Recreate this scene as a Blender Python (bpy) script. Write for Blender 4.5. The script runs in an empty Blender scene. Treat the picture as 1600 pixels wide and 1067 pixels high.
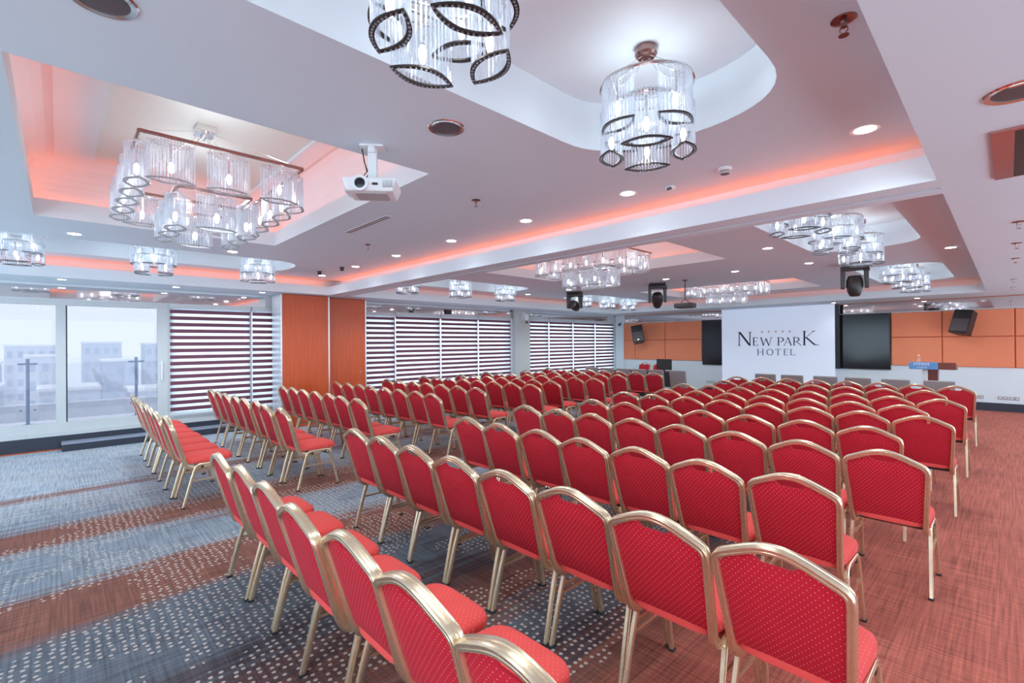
import bpy, bmesh, math, random
from mathutils import Vector, Matrix
random.seed(7)
scene = bpy.context.scene
col = scene.collection
PI = math.pi

# ------------------------------------------------------------------ camera
FPX, CX, CY, H = 740.2373, 800.0, 533.5, 1.65
R = Matrix(((0.69066669, 0.00732673, 0.72313612),
            (0.72313515, 0.00326577, -0.69069884),
            (-0.00742216, 0.99996783, -0.00304266)))
cam = bpy.data.cameras.new('camera')
cam.sensor_width = 36.0
cam.lens = 36.0 * FPX / 1600.0
cam.clip_start = 0.05
cam.clip_end = 2000
camo = bpy.data.objects.new('camera', cam)
col.objects.link(camo)
mw = R.to_4x4()
mw.translation = Vector((0, 0, H))
camo.matrix_world = mw
scene.camera = camo

def ray(px, py):
    return R @ Vector((px - CX, -(py - CY), -FPX))
def ony(px, py, y):
    d = ray(px, py); t = y / d.y
    return Vector((0, 0, H)) + d * t

# ------------------------------------------------------------------ world and exposure
world = bpy.data.worlds.new('overcast_sky')
scene.world = world
world.use_nodes = True
bg = world.node_tree.nodes['Background']
bg.inputs['Color'].default_value = (0.66, 0.84, 1.0, 1)
bg.inputs['Strength'].default_value = 2.6
vs = scene.view_settings
vs.view_transform = 'Standard'
vs.look = 'None'
vs.gamma = 1.0
vs.use_curve_mapping = False
vs.exposure = 0.52
scene.cycles.transparent_max_bounces = 40
scene.cycles.max_bounces = 10
scene.cycles.diffuse_bounces = 5

LAMP = 1.0          # common factor of the room's lamps

# ------------------------------------------------------------------ materials
def lin(c):
    return tuple(((v / 255.0) / 12.92 if v / 255.0 <= 0.04045 else ((v / 255.0 + 0.055) / 1.055) ** 2.4) for v in c)

MATS = {}
def nodes_of(name):
    m = bpy.data.materials.new(name)
    m.use_nodes = True
    nt = m.node_tree
    MATS[name] = m
    return m, nt, nt.nodes['Principled BSDF'], nt.nodes['Material Output']

def N(nt, t, **kw):
    n = nt.nodes.new(t)
    for k, v in kw.items():
        setattr(n, k, v)
    return n

def math_node(nt, op, a, b=None, c=None):
    n = nt.nodes.new('ShaderNodeMath'); n.operation = op
    for i, v in enumerate((a, b, c)):
        if v is None: continue
        if isinstance(v, (int, float)): n.inputs[i].default_value = v
        else: nt.links.new(v, n.inputs[i])
    return n.outputs[0]

def mix_col(nt, f, a, b):
    n = nt.nodes.new('ShaderNodeMix'); n.data_type = 'RGBA'
    for i, v in ((0, f), (6, a), (7, b)):
        if isinstance(v, (int, float)): n.inputs[i].default_value = v
        elif isinstance(v, tuple): n.inputs[i].default_value = (*v[:3], 1)
        else: nt.links.new(v, n.inputs[i])
    return n.outputs[2]

def plain(name, rgb, rough=0.6, metal=0.0, var=0.06, scale=6.0, spec=0.5, bump=0.0):
    """a colour with a little procedural unevenness"""
    m, nt, b, out = nodes_of(name)
    tc = N(nt, 'ShaderNodeTexCoord')
    nz = N(nt, 'ShaderNodeTexNoise'); nz.inputs['Scale'].default_value = scale; nz.inputs['Detail'].default_value = 3
    nt.links.new(tc.outputs['Object'], nz.inputs['Vector'])
    c = rgb
    lo = tuple(v * (1 - var) for v in c); hi = tuple(min(1, v * (1 + var)) for v in c)
    nt.links.new(mix_col(nt, nz.outputs['Fac'], lo, hi), b.inputs['Base Color'])
    b.inputs['Roughness'].default_value = rough
    b.inputs['Metallic'].default_value = metal
    b.inputs['Specular IOR Level'].default_value = spec
    if bump:
        bp = N(nt, 'ShaderNodeBump'); bp.inputs['Strength'].default_value = bump; bp.inputs['Distance'].default_value = 0.005
        n2 = N(nt, 'ShaderNodeTexNoise'); n2.inputs['Scale'].default_value = 90
        nt.links.new(tc.outputs['Object'], n2.inputs['Vector'])
        nt.links.new(n2.outputs['Fac'], bp.inputs['Height']); nt.links.new(bp.outputs['Normal'], b.inputs['Normal'])
    return m

def emit(name, rgb, strength):
    m, nt, b, out = nodes_of(name)
    nt.nodes.remove(b)
    e = N(nt, 'ShaderNodeEmission')
    e.inputs['Color'].default_value = (*rgb, 1); e.inputs['Strength'].default_value = strength
    nt.links.new(e.outputs[0], out.inputs['Surface'])
    return m

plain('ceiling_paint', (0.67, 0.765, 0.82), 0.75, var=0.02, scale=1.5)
plain('ceiling_white', (0.76, 0.82, 0.86), 0.6, var=0.02, scale=1.5)
plain('tray_cream', (0.80, 0.77, 0.72), 0.7, var=0.03, scale=2)
plain('column_paint', (0.58, 0.59, 0.57), 0.7, var=0.03, scale=3)
plain('wall_white', (0.80, 0.85, 0.88), 0.6, var=0.02, scale=2)
plain('aluminium', (0.62, 0.64, 0.64), 0.45, var=0.04)
plain('aluminium_bright', (0.75, 0.77, 0.80), 0.3, metal=0.6, var=0.04)
plain('sill_dark', (0.035, 0.040, 0.060), 0.5, var=0.2)
plain('bench_top', (0.30, 0.33, 0.42), 0.35, var=0.1)
plain('black_plastic', (0.018, 0.018, 0.020), 0.42, var=0.3, scale=30)
plain('dark_metal', (0.05, 0.045, 0.045), 0.35, metal=0.4, var=0.2)
plain('bead_metal', (0.06, 0.045, 0.04), 0.3, metal=0.7, var=0.5, scale=120)
plain('bead_pale', (0.40, 0.37, 0.36), 0.3, metal=0.6, var=0.4, scale=120)
plain('chrome', (0.80, 0.78, 0.76), 0.12, metal=1.0, var=0.05)
plain('brown_chrome', (0.36, 0.22, 0.20), 0.18, metal=1.0, var=0.2, scale=20)
plain('white_plastic', (0.80, 0.80, 0.80), 0.4, var=0.03)
plain('grille_dark', (0.10, 0.08, 0.085), 0.5, var=0.4, scale=200)
plain('grey_cloth', (0.30, 0.29, 0.29), 0.9, var=0.15, scale=40)
plain('snow', (0.93, 0.94, 0.96), 0.9, var=0.05, scale=0.8)
plain('terrace_stone', (0.80, 0.82, 0.86), 0.8, var=0.08, scale=2)
plain('rail_steel', (0.34, 0.42, 0.55), 0.5, var=0.1)
plain('rubber', (0.02, 0.02, 0.02), 0.7)
plain('sign_blue', lin((95, 140, 190)), 0.5)
plain('ink_navy', (0.012, 0.016, 0.045), 0.7, var=0.05)
plain('ink_grey', (0.10, 0.12, 0.20), 0.7, var=0.05)
plain('star_gold', lin((200, 180, 150)), 0.6)
plain('paper_white', (0.86, 0.86, 0.86), 0.8, var=0.02)
plain('cable_black', (0.015, 0.015, 0.015), 0.5)
plain('socket_grey', (0.42, 0.40, 0.40), 0.5)
plain('hazed_render_a', (0.72, 0.77, 0.83), 0.9, var=0.06, scale=0.3)  # distance haze is painted into these pale wall colours
plain('hazed_render_b', (0.80, 0.83, 0.88), 0.9, var=0.06, scale=0.3)
plain('hazed_render_c', (0.68, 0.74, 0.82), 0.9, var=0.06, scale=0.3)
plain('far_glass', (0.60, 0.67, 0.77), 0.5, var=0.1, scale=0.3)  # window colour of the far blocks, paled by the same painted haze
plain('panel_fabric', lin((246, 144, 104)), 0.75, var=0.05, scale=3, bump=0.15)
plain('bracket_dark', (0.06, 0.055, 0.055), 0.5, metal=0.3)

emit('bulb_glow', (0.92, 0.96, 1.0), 4.5)
emit('downlight_glow', (0.97, 0.98, 1.0), 16.0)
emit('cove_led', (1.0, 0.15, 0.03), 8.0)
emit('tray_led', (1.0, 0.14, 0.025), 14.0)
emit('cove_led_dim', (1.0, 0.17, 0.04), 3.0)

def mk_gold():
    m, nt, b, out = nodes_of('gold_frame')
    tc = N(nt, 'ShaderNodeTexCoord')
    nz = N(nt, 'ShaderNodeTexNoise'); nz.inputs['Scale'].default_value = 25
    nt.links.new(tc.outputs['Object'], nz.inputs['Vector'])
    nt.links.new(mix_col(nt, nz.outputs['Fac'], (0.74, 0.57, 0.38), (0.86, 0.71, 0.52)), b.inputs['Base Color'])
    b.inputs['Metallic'].default_value = 0.85
    b.inputs['Roughness'].default_value = 0.27
mk_gold()

def mk_fabric(name, axes, base, light):
    """red woven cloth with small pale dots in diagonal rows"""
    m, nt, b, out = nodes_of(name)
    tc = N(nt, 'ShaderNodeTexCoord'); sp = N(nt, 'ShaderNodeSeparateXYZ')
    nt.links.new(tc.outputs['Object'], sp.inputs[0])
    a, c = sp.outputs[axes[0]], sp.outputs[axes[1]]
    p = 0.0235
    def dots(off):
        fa = math_node(nt, 'SUBTRACT', math_node(nt, 'FRACT', math_node(nt, 'ADD', math_node(nt, 'DIVIDE', a, p), 10 + off)), 0.5)
        fc = math_node(nt, 'SUBTRACT', math_node(nt, 'FRACT', math_node(nt, 'ADD', math_node(nt, 'DIVIDE', c, p * 1.15), 10 + off)), 0.5)
        d2 = math_node(nt, 'ADD', math_node(nt, 'MULTIPLY', fa, fa), math_node(nt, 'MULTIPLY', fc, fc))
        return math_node(nt, 'LESS_THAN', d2, 0.0024)
    dd = math_node(nt, 'MAXIMUM', dots(0.0), dots(0.5))
    nz = N(nt, 'ShaderNodeTexNoise'); nz.inputs['Scale'].default_value = 7; nz.inputs['Detail'].default_value = 4
    nt.links.new(tc.outputs['Object'], nz.inputs['Vector'])
    base_c = mix_col(nt, nz.outputs['Fac'], tuple(v * 0.9 for v in base), tuple(min(1, v * 1.1) for v in base))
    nt.links.new(mix_col(nt, dd, base_c, light), b.inputs['Base Color'])
    b.inputs['Roughness'].default_value = 0.85
    b.inputs['Specular IOR Level'].default_value = 0.2
    b.inputs['Sheen Weight'].default_value = 0.04
    b.inputs['Sheen Tint'].default_value = (1, 0.6, 0.6, 1)
    bp = N(nt, 'ShaderNodeBump'); bp.inputs['Strength'].default_value = 0.25; bp.inputs['Distance'].default_value = 0.002
    n2 = N(nt, 'ShaderNodeTexNoise'); n2.inputs['Scale'].default_value = 260
    nt.links.new(tc.outputs['Object'], n2.inputs['Vector'])
    nt.links.new(n2.outputs['Fac'], bp.inputs['Height']); nt.links.new(bp.outputs['Normal'], b.inputs['Normal'])
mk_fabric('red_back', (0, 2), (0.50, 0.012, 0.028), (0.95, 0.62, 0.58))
mk_fabric('red_seat_lit', (0, 1), (0.76, 0.085, 0.075), (0.95, 0.45, 0.40))  # same cloth as the back, light from above painted in as brighter red

def mk_carpet():
    m, nt, b, out = nodes_of('carpet')
    tc = N(nt, 'ShaderNodeTexCoord'); sp = N(nt, 'ShaderNodeSeparateXYZ')
    nt.links.new(tc.outputs['Object'], sp.inputs[0])
    X, Y = sp.outputs[0], sp.outputs[1]
    def noise(sx, sy, sc, det=3.0):
        mp = N(nt, 'ShaderNodeMapping'); mp.inputs['Scale'].default_value = (sx, sy, 1)
        nt.links.new(tc.outputs['Object'], mp.inputs[0])
        nz = N(nt, 'ShaderNodeTexNoise'); nz.inputs['Scale'].default_value = sc; nz.inputs['Detail'].default_value = det
        nt.links.new(mp.outputs[0], nz.inputs['Vector'])
        return nz.outputs['Fac']
    wob = math_node(nt, 'MULTIPLY', math_node(nt, 'SUBTRACT', noise(0.7, 0.22, 1.0), 0.5), 1.5)
    edge = math_node(nt, 'MULTIPLY', math_node(nt, 'SUBTRACT', noise(20.0, 0.45, 1.0, 2), 0.5), 0.75)
    xs = math_node(nt, 'ADD', math_node(nt, 'ADD', X, wob), edge)
    t = N(nt, 'ShaderNodeMapRange'); t.inputs['From Min'].default_value = -10.5; t.inputs['From Max'].default_value = 1.5
    nt.links.new(xs, t.inputs['Value'])
    ramp = N(nt, 'ShaderNodeValToRGB')
    BL = (0.22, 0.255, 0.30); BR = (0.22, 0.085, 0.06); OR = (0.47, 0.125, 0.085); DK = (0.07, 0.050, 0.058); DB = (0.115, 0.132, 0.158); LB_GLARE = (0.37, 0.42, 0.48)  # the lightest blue, nearest the windows, has window glare painted in
    stops = [(-10.5, LB_GLARE), (-7.7, LB_GLARE), (-7.45, BR), (-7.1, LB_GLARE), (-6.25, BL), (-6.05, BR), (-5.5, BR), (-5.3, BL), (-4.6, BL), (-4.45, BR),
             (-3.8, BR), (-3.55, DB), (-2.95, DB), (-2.7, DK), (-2.2, BR), (-1.95, DB), (-1.6, DK), (-1.3, BR), (-0.75, OR), (1.5, OR)]
    el = ramp.color_ramp.elements
    while len(el) < len(stops): el.new(0.5)
    for e, (x, c) in zip(el, stops):
        pass
    for i, (x, c) in enumerate(stops):
        el[i].position = (x + 10.5) / 12.0
    for i, (x, c) in enumerate(stops):
        el[i].color = (*c, 1)
    nt.links.new(t.outputs[0], ramp.inputs[0])
    # linen-like cross hatch
    h1 = noise(75, 2.0, 1.0, 2); h2 = noise(2.6, 75, 1.0, 2)
    hatch = math_node(nt, 'ADD', math_node(nt, 'MULTIPLY', h1, 0.9), math_node(nt, 'MULTIPLY', h2, 0.9))
    hr = N(nt, 'ShaderNodeMapRange'); hr.inputs['From Min'].default_value = 0.55; hr.inputs['From Max'].default_value = 1.25
    hr.inputs['To Min'].default_value = 0.45; hr.inputs['To Max'].default_value = 1.5
    nt.links.new(hatch, hr.inputs['Value'])
    vm = N(nt, 'ShaderNodeVectorMath', operation='SCALE')
    nt.links.new(ramp.outputs[0], vm.inputs[0]); nt.links.new(hr.outputs[0], vm.inputs['Scale'])
    # cream dots in drifting fields
    vo = N(nt, 'ShaderNodeTexVoronoi'); vo.inputs['Scale'].default_value = 21.0; vo.inputs['Randomness'].default_value = 0.42
    vo.voronoi_dimensions = '2D'
    nt.links.new(tc.outputs['Object'], vo.inputs['Vector'])
    dot = math_node(nt, 'LESS_THAN', vo.outputs['Distance'], 0.225)
    field = math_node(nt, 'GREATER_THAN', noise(0.9, 0.55, 1.5, 4), 0.47)
    rt = N(nt, 'ShaderNodeMapRange'); rt.inputs['From Min'].default_value = -1.7; rt.inputs['From Max'].default_value = -0.5
    rt.inputs['To Min'].default_value = 1.0; rt.inputs['To Max'].default_value = 0.0
    nt.links.new(X, rt.inputs['Value'])
    field2 = math_node(nt, 'GREATER_THAN', math_node(nt, 'MULTIPLY', noise(0.9, 0.55, 1.5, 4), rt.outputs[0]), 0.492)
    fd = math_node(nt, 'MULTIPLY', dot, math_node(nt, 'MULTIPLY', field2, 0.85))
    cc = mix_col(nt, fd, vm.outputs[0], (0.56, 0.48, 0.42))
    nt.links.new(cc, b.inputs['Base Color'])
    b.inputs['Roughness'].default_value = 0.9
    b.inputs['Specular IOR Level'].default_value = 0.15
    b.inputs['Sheen Weight'].default_value = 0.04
    bp = N(nt, 'ShaderNodeBump'); bp.inputs['Strength'].default_value = 0.3; bp.inputs['Distance'].default_value = 0.003
    n3 = noise(1, 1, 350, 2)
    nt.links.new(n3, bp.inputs['Height']); nt.links.new(bp.outputs['Normal'], b.inputs['Normal'])
mk_carpet()

def mk_wood(name, c0, c1):
    m, nt, b, out = nodes_of(name)
    tc = N(nt, 'ShaderNodeTexCoord'); mp = N(nt, 'ShaderNodeMapping'); mp.inputs['Scale'].default_value = (9, 9, 0.6)
    nt.links.new(tc.outputs['Object'], mp.inputs[0])
    nz = N(nt, 'ShaderNodeTexNoise'); nz.inputs['Scale'].default_value = 3; nz.inputs['Detail'].default_value = 6
    nt.links.new(mp.outputs[0], nz.inputs['Vector'])
    nt.links.new(mix_col(nt, nz.outputs['Fac'], c0, c1), b.inputs['Base Color'])
    b.inputs['Roughness'].default_value = 0.35
mk_wood('cherry_wood', lin((186, 70, 26)), lin((214, 98, 46)))
mk_wood('lectern_wood', lin((96, 40, 30)), lin((130, 58, 42)))

def mk_mix(name, rgb, f_transp, gloss=0.1, transl=0.5, rough=0.05, tint=(1, 1, 1)):
    """see-through sheet or rod: transparent + translucent + a clear gloss"""
    m, nt, b, out = nodes_of(name)
    nt.nodes.remove(b)
    tr = N(nt, 'ShaderNodeBsdfTransparent'); tr.inputs[0].default_value = (*tint, 1)
    tl = N(nt, 'ShaderNodeBsdfTranslucent'); tl.inputs[0].default_value = (*rgb, 1)
    df = N(nt, 'ShaderNodeBsdfDiffuse'); df.inputs[0].default_value = (*rgb, 1)
    gl = N(nt, 'ShaderNodeBsdfGlossy'); gl.inputs['Roughness'].default_value = rough; gl.inputs[0].default_value = (0.95, 0.97, 1, 1)
    a = N(nt, 'ShaderNodeMixShader'); a.inputs[0].default_value = transl
    nt.links.new(df.outputs[0], a.inputs[1]); nt.links.new(tl.outputs[0], a.inputs[2])
    c = N(nt, 'ShaderNodeMixShader'); c.inputs[0].default_value = f_transp
    nt.links.new(a.outputs[0], c.inputs[1]); nt.links.new(tr.outputs[0], c.inputs[2])
    d = N(nt, 'ShaderNodeMixShader'); d.inputs[0].default_value = gloss
    nt.links.new(c.outputs[0], d.inputs[1]); nt.links.new(gl.outputs[0], d.inputs[2])
    nt.links.new(d.outputs[0], out.inputs['Surface'])
mk_mix('window_glass', (0.8, 0.9, 1.0), 1.0, gloss=0.02, transl=0.5, rough=0.0, tint=(0.57, 0.535, 0.545))  # tint added to dim the bright view outdoors
mk_mix('blind_side_glass', (0.8, 0.9, 1.0), 1.0, gloss=0.02, transl=0.5, rough=0.0, tint=(0.80, 0.80, 0.80))
mk_mix('rail_glass', (0.80, 0.88, 0.95), 0.95, gloss=0.06, transl=0.5, rough=0.0)
mk_mix('crystal_rod', (0.74, 0.78, 0.85), 0.66, gloss=0.14, transl=0.6, rough=0.08)
mk_mix('sheer_fabric', (0.95, 0.95, 1.0), 0.5, gloss=0.0, transl=0.92, rough=0.5)
mk_mix('mauve_band', (0.19, 0.065, 0.10), 0.0, gloss=0.02, transl=0.05, rough=0.4)

def mk_gloss(name, rgb, rough, metal):
    m, nt, b, out = nodes_of(name)
    tc = N(nt, 'ShaderNodeTexCoord')
    nz = N(nt, 'ShaderNodeTexNoise'); nz.inputs['Scale'].default_value = 3
    nt.links.new(tc.outputs['Object'], nz.inputs['Vector'])
    nt.links.new(mix_col(nt, nz.outputs['Fac'], tuple(v * .95 for v in rgb), rgb), b.inputs['Base Color'])
    b.inputs['Roughness'].default_value = rough; b.inputs['Metallic'].default_value = metal
mk_gloss('mirror_band', (0.78, 0.74, 0.74), 0.04, 1.0)
mk_gloss('black_glass', (0.012, 0.014, 0.018), 0.12, 0.0)
mk_gloss('red_gloss', (0.55, 0.26, 0.24), 0.12, 0.7)

def mk_screen():
    m, nt, b, out = nodes_of('projected_screen')
    b.inputs['Base Color'].default_value = (0.80, 0.82, 0.86, 1)
    b.inputs['Roughness'].default_value = 0.9
    b.inputs['Emission Color'].default_value = (0.62, 0.74, 1.0, 1)
    b.inputs['Emission Strength'].default_value = 0.22
mk_screen()

# ------------------------------------------------------------------ mesh helpers
class MB:
    def __init__(self): self.v = []; self.f = []
    def add(self, vs_, fs_):
        o = len(self.v)
        self.v += [tuple(p) for p in vs_]
        self.f += [tuple(i + o for i in f) for f in fs_]
        return self
    def box(self, x0, x1, y0, y1, z0, z1):
        vs_ = [(x, y, z) for z in (z0, z1) for y in (y0, y1) for x in (x0, x1)]
        return self.add(vs_, [(0, 2, 3, 1), (4, 5, 7, 6), (0, 1, 5, 4), (2, 6, 7, 3), (0, 4, 6, 2), (1, 3, 7, 5)])
    def quad(self, a, b, c, d): return self.add([a, b, c, d], [(0, 1, 2, 3)])
    def obox(self, c, half, rot=None):
        """oriented box: centre, half sizes, rotation Matrix"""
        rot = rot or Matrix.Identity(3)
        c = Vector(c)
        vs_ = [c + rot @ Vector((sx * half[0], sy * half[1], sz * half[2])) for sz in (-1, 1) for sy in (-1, 1) for sx in (-1, 1)]
        return self.add(vs_, [(0, 2, 3, 1), (4, 5, 7, 6), (0, 1, 5, 4), (2, 6, 7, 3), (0, 4, 6, 2), (1, 3, 7, 5)])
    def bar(self, a, b, w, t, up=(0, 0, 1), w2=None):
        """rectangular bar from a to b"""
        a = Vector(a); b = Vector(b); d = (b - a).normalized(); u = Vector(up)
        s = d.cross(u)
        if s.length < 1e-4: s = d.cross(Vector((1, 0, 0)))
        s.normalize(); u = s.cross(d)
        vs_ = []
        for p, k in ((a, 1.0), (b, w2 or 1.0)):
            for i, j in ((-1, -1), (1, -1), (1, 1), (-1, 1)):
                vs_.append(p + s * (i * w / 2 * k) + u * (j * t / 2 * k))
        return self.add(vs_, [(0, 1, 2, 3), (7, 6, 5, 4), (0, 4, 5, 1), (1, 5, 6, 2), (2, 6, 7, 3), (3, 7, 4, 0)])
    def tube(self, pts, r, n=8, closed=False, cap=True):
        prof = [(math.cos(2 * PI * i / n) * r, math.sin(2 * PI * i / n) * r) for i in range(n)]
        return self.sweep(pts, prof, closed, cap)
    def sweep(self, pts, prof, closed=False, cap=True, normal=None):
        pts = [Vector(p) for p in pts]; n = len(pts); m = len(prof)
        tang = []
        for i in range(n):
            a = pts[(i - 1) % n] if (closed or i > 0) else pts[i]
            b = pts[(i + 1) % n] if (closed or i < n - 1) else pts[i]
            tang.append((b - a).normalized())
        nv = Vector(normal) if normal else Vector((0, 0, 1)) if abs(tang[0].z) < 0.9 else Vector((1, 0, 0))
        nv = (nv - tang[0] * nv.dot(tang[0])).normalized()
        vs_ = []
        prev = tang[0]
        for i in range(n):
            ax = prev.cross(tang[i])
            if ax.length > 1e-7:
                ang = prev.angle(tang[i]); nv = Matrix.Rotation(ang, 3, ax.normalized()) @ nv
            prev = tang[i]
            bn = tang[i].cross(nv)
            for a, b in prof: vs_.append(pts[i] + nv * a + bn * b)
        fs_ = []
        for i in range(n if closed else n - 1):
            j = (i + 1) % n
            for k in range(m):
                l = (k + 1) % m
                fs_.append((i * m + k, i * m + l, j * m + l, j * m + k))
        if cap and not closed:
            fs_.append(tuple(range(m))[::-1]); fs_.append(tuple((n - 1) * m + k for k in range(m)))
        return self.add(vs_, fs_)
    def lathe(self, prof, n=24, c=(0, 0, 0), axis='z'):
        vs_ = []
        for i in range(n):
            a = 2 * PI * i / n
            for r, z in prof:
                p = (r * math.cos(a), r * math.sin(a), z)
                if axis == 'y': p = (p[0], p[2], p[1])
                if axis == 'x': p = (p[2], p[0], p[1])
                vs_.append((p[0] + c[0], p[1] + c[1], p[2] + c[2]))
        m = len(prof); fs_ = []
        for i in range(n):
            j = (i + 1) % n
            for k in range(m - 1):
                fs_.append((i * m + k, j * m + k, j * m + k + 1, i * m + k + 1))
        return self.add(vs_, fs_)
    def prism(self, poly, z0, z1):
        n = len(poly)
        vs_ = [(p[0], p[1], z0) for p in poly] + [(p[0], p[1], z1) for p in poly]
        return self.add(vs_, [tuple(range(n))[::-1], tuple(range(n, 2 * n))] + [(i, (i + 1) % n, n + (i + 1) % n, n + i) for i in range(n)])
    def xform(self, M):
        self.v = [tuple(M @ Vector(p)) for p in self.v]; return self
    def mesh(self, name, mat, smooth=False, bevel=0):
        me = bpy.data.meshes.new(name)
        me.from_pydata(self.v, [], self.f)
        bm = bmesh.new(); bm.from_mesh(me)
        bmesh.ops.remove_doubles(bm, verts=bm.verts, dist=1e-6)
        if bevel:
            bmesh.ops.bevel(bm, geom=[e for e in bm.edges if len(e.link_faces) == 2 and e.calc_face_angle(0) > 0.6], offset=bevel, segments=2, affect='EDGES', profile=0.6)
        bmesh.ops.recalc_face_normals(bm, faces=bm.faces)
        if smooth:
            for f in bm.faces: f.smooth = True
            for e in bm.edges:
                if len(e.link_faces) == 2 and e.calc_face_angle(0) > math.radians(38): e.smooth = False
        bm.to_mesh(me); bm.free()
        me.materials.append(MATS[mat])
        return me
    def build(self, name, mat, parent=None, smooth=False, bevel=0, loc=None):
        return link(name, self.mesh(name, mat, smooth, bevel), parent, loc)

def link(name, me, parent=None, loc=None, rz=0.0):
    o = bpy.data.objects.new(name, me)
    col.objects.link(o)
    if parent: o.parent = parent
    if loc: o.location = loc
    if rz: o.rotation_euler.z = rz
    return o
def tag(o, label=None, cat=None, group=None, kind=None):
    if label: o['label'] = label
    if cat: o['category'] = cat
    if group: o['group'] = group
    if kind: o['kind'] = kind
    return o
def empty(name, loc=(0, 0, 0), rz=0.0):
    o = bpy.data.objects.new(name, None)
    o.empty_display_size = 0.1
    col.objects.link(o); o.location = loc; o.rotation_euler.z = rz
    return o
def copy_tree(o, parent=None):
    c = o.copy(); col.objects.link(c); c.parent = parent
    for ch in list(o.children): copy_tree(ch, c)
    return c
def struct(o, label=None):
    o['kind'] = 'structure'
    if label: o['label'] = label
    return o
ORD = ['first', 'second', 'third', 'fourth', 'fifth', 'sixth', 'seventh', 'eighth', 'ninth', 'tenth', 'eleventh', 'twelfth', 'thirteenth', 'fourteenth']

# ------------------------------------------------------------------ room dimensions
XL, XR, YB, YF = -10.5, 2.8, -3.2, 15.6
S, LIP, MZ = 2.65, 2.82, 2.95           # soffit, cove lip, main ceiling
OVT, RCT = 3.27, 3.55                   # tops of oval and rectangular recesses
XE, XRE = -9.5, -0.3                    # inner edges of the side soffits
BY0, BY1 = 3.97, 4.37                   # partition beam
FE = 14.05                              # edge of the front soffit
RX0, RX1 = -6.64, -3.05
RECTS = [(-0.18, 2.05), (5.36, 7.60), (10.95, 13.15)]
OVC = [0.98, 6.47, 12.07]
OVH = [1.88, 1.80, 1.62]
OVX = [(-9.05, -7.80), (-1.98, -0.75)]

# floor
f = struct(MB().box(XL, XR, YB, YF, -0.08, 0).build('floor', 'carpet'), 'patterned carpet with blue and rust streaks and pale dots')

# ------------------------------------------------------------------ ceiling
def oval(x0, x1, yc, hl, n=40):
    xc, rx = (x0 + x1) / 2, (x1 - x0) / 2
    ry = 0.50
    pts = []
    for i in range(n):
        a = 2 * PI * i / n
        ca, sa = math.cos(a), math.sin(a)
        e = 0.82
        px = xc + rx * math.copysign(abs(ca) ** e, ca)
        py = yc + (hl - ry if sa >= 0 else -(hl - ry)) + ry * math.copysign(abs(sa) ** e, sa)
        pts.append((px, py))
    return pts
def rect(x0, x1, y0, y1): return [(x0, y0), (x1, y0), (x1, y1), (x0, y1)]
def holed(outer, holes, z, name, mat, parent=None):
    bm = bmesh.new(); edges = []
    for poly in [outer] + holes:
        vs_ = [bm.verts.new((p[0], p[1], z)) for p in poly]
        for i in range(len(vs_)): edges.append(bm.edges.new((vs_[i], vs_[(i + 1) % len(vs_)])))
    bmesh.ops.triangle_fill(bm, use_beauty=True, use_dissolve=False, edges=edges, normal=(0, 0, -1))
    me = bpy.data.meshes.new(name); bm.to_mesh(me); bm.free()
    me.materials.append(MATS[mat])
    return link(name, me, parent)

ovals = [[oval(x0, x1, OVC[i], OVH[i]) for x0, x1 in OVX] for i in range(3)]
rects = [rect(RX0, RX1, a, b) for a, b in RECTS]
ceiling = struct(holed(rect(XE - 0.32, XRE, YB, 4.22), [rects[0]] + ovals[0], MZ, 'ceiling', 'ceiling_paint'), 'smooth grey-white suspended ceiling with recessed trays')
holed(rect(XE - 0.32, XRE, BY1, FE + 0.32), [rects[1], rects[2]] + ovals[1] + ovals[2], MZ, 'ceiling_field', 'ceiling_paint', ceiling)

for i in range(3):
    for o in ovals[i]:
        m = MB(); n = len(o)
        m.add([(p[0], p[1], MZ) for p in o] + [(p[0], p[1], OVT) for p in o], [(k, (k + 1) % n, n + (k + 1) % n, n + k) for k in range(n)])
        m.build('recess_wall', 'ceiling_white', ceiling, smooth=True)
        MB().add([(p[0], p[1], OVT) for p in o], [tuple(range(n))]).build('recess_top', 'ceiling_white', ceiling)
    y0, y1 = RECTS[i]
    prof = [(0, MZ), (0, 3.13), (0.02, 3.13), (0.02, 3.04), (0.13, 3.04), (0.13, 3.26)]
    for k in range(1, 8):
        a = PI / 2 * k / 7
        prof.append((0.13 - 0.29 * (1 - math.cos(a)), 3.26 + 0.29 * math.sin(a)))
    m = MB(); vs_ = []
    for o_, z in prof:
        vs_ += [(RX0 - o_, y0 - o_, z), (RX1 + o_, y0 - o_, z), (RX1 + o_, y1 + o_, z), (RX0 - o_, y1 + o_, z)]
    fs_ = [(a * 4 + k, a * 4 + (k + 1) % 4, a * 4 + 4 + (k + 1) % 4, a * 4 + 4 + k) for a in range(len(prof) - 1) for k in range(4)]
    m.add(vs_, fs_)
    m.build('tray_cove', 'ceiling_white', ceiling)
    e = -0.15
    MB().quad((RX0 - e, y0 - e, RCT), (RX1 + e, y0 - e, RCT), (RX1 + e, y1 + e, RCT), (RX0 - e, y1 + e, RCT)).build('tray_top', 'tray_cream', ceiling)
    for ya, yb in ((y0 - e, y0 + 0.44), (y1 - 0.34, y1 + e)):
        MB().box(RX0 - e, RX1 + e, ya, yb, RCT - 0.03, RCT - 0.001).build('tray_panel', 'ceiling_white', ceiling)
    led = [(RX0 - .09, RX1 + .09, y0 - .098, y0 - .090), (RX0 - .09, RX1 + .09, y1 + .090, y1 + .098),
           (RX0 - .098, RX0 - .090, y0 - .07, y1 + .07), (RX1 + .090, RX1 + .098, y0 - .07, y1 + .07)]
    for q in led:
        MB().box(q[0], q[1], q[2], q[3], 3.044, 3.052).build('cove_light', 'tray_led', ceiling)

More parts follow.
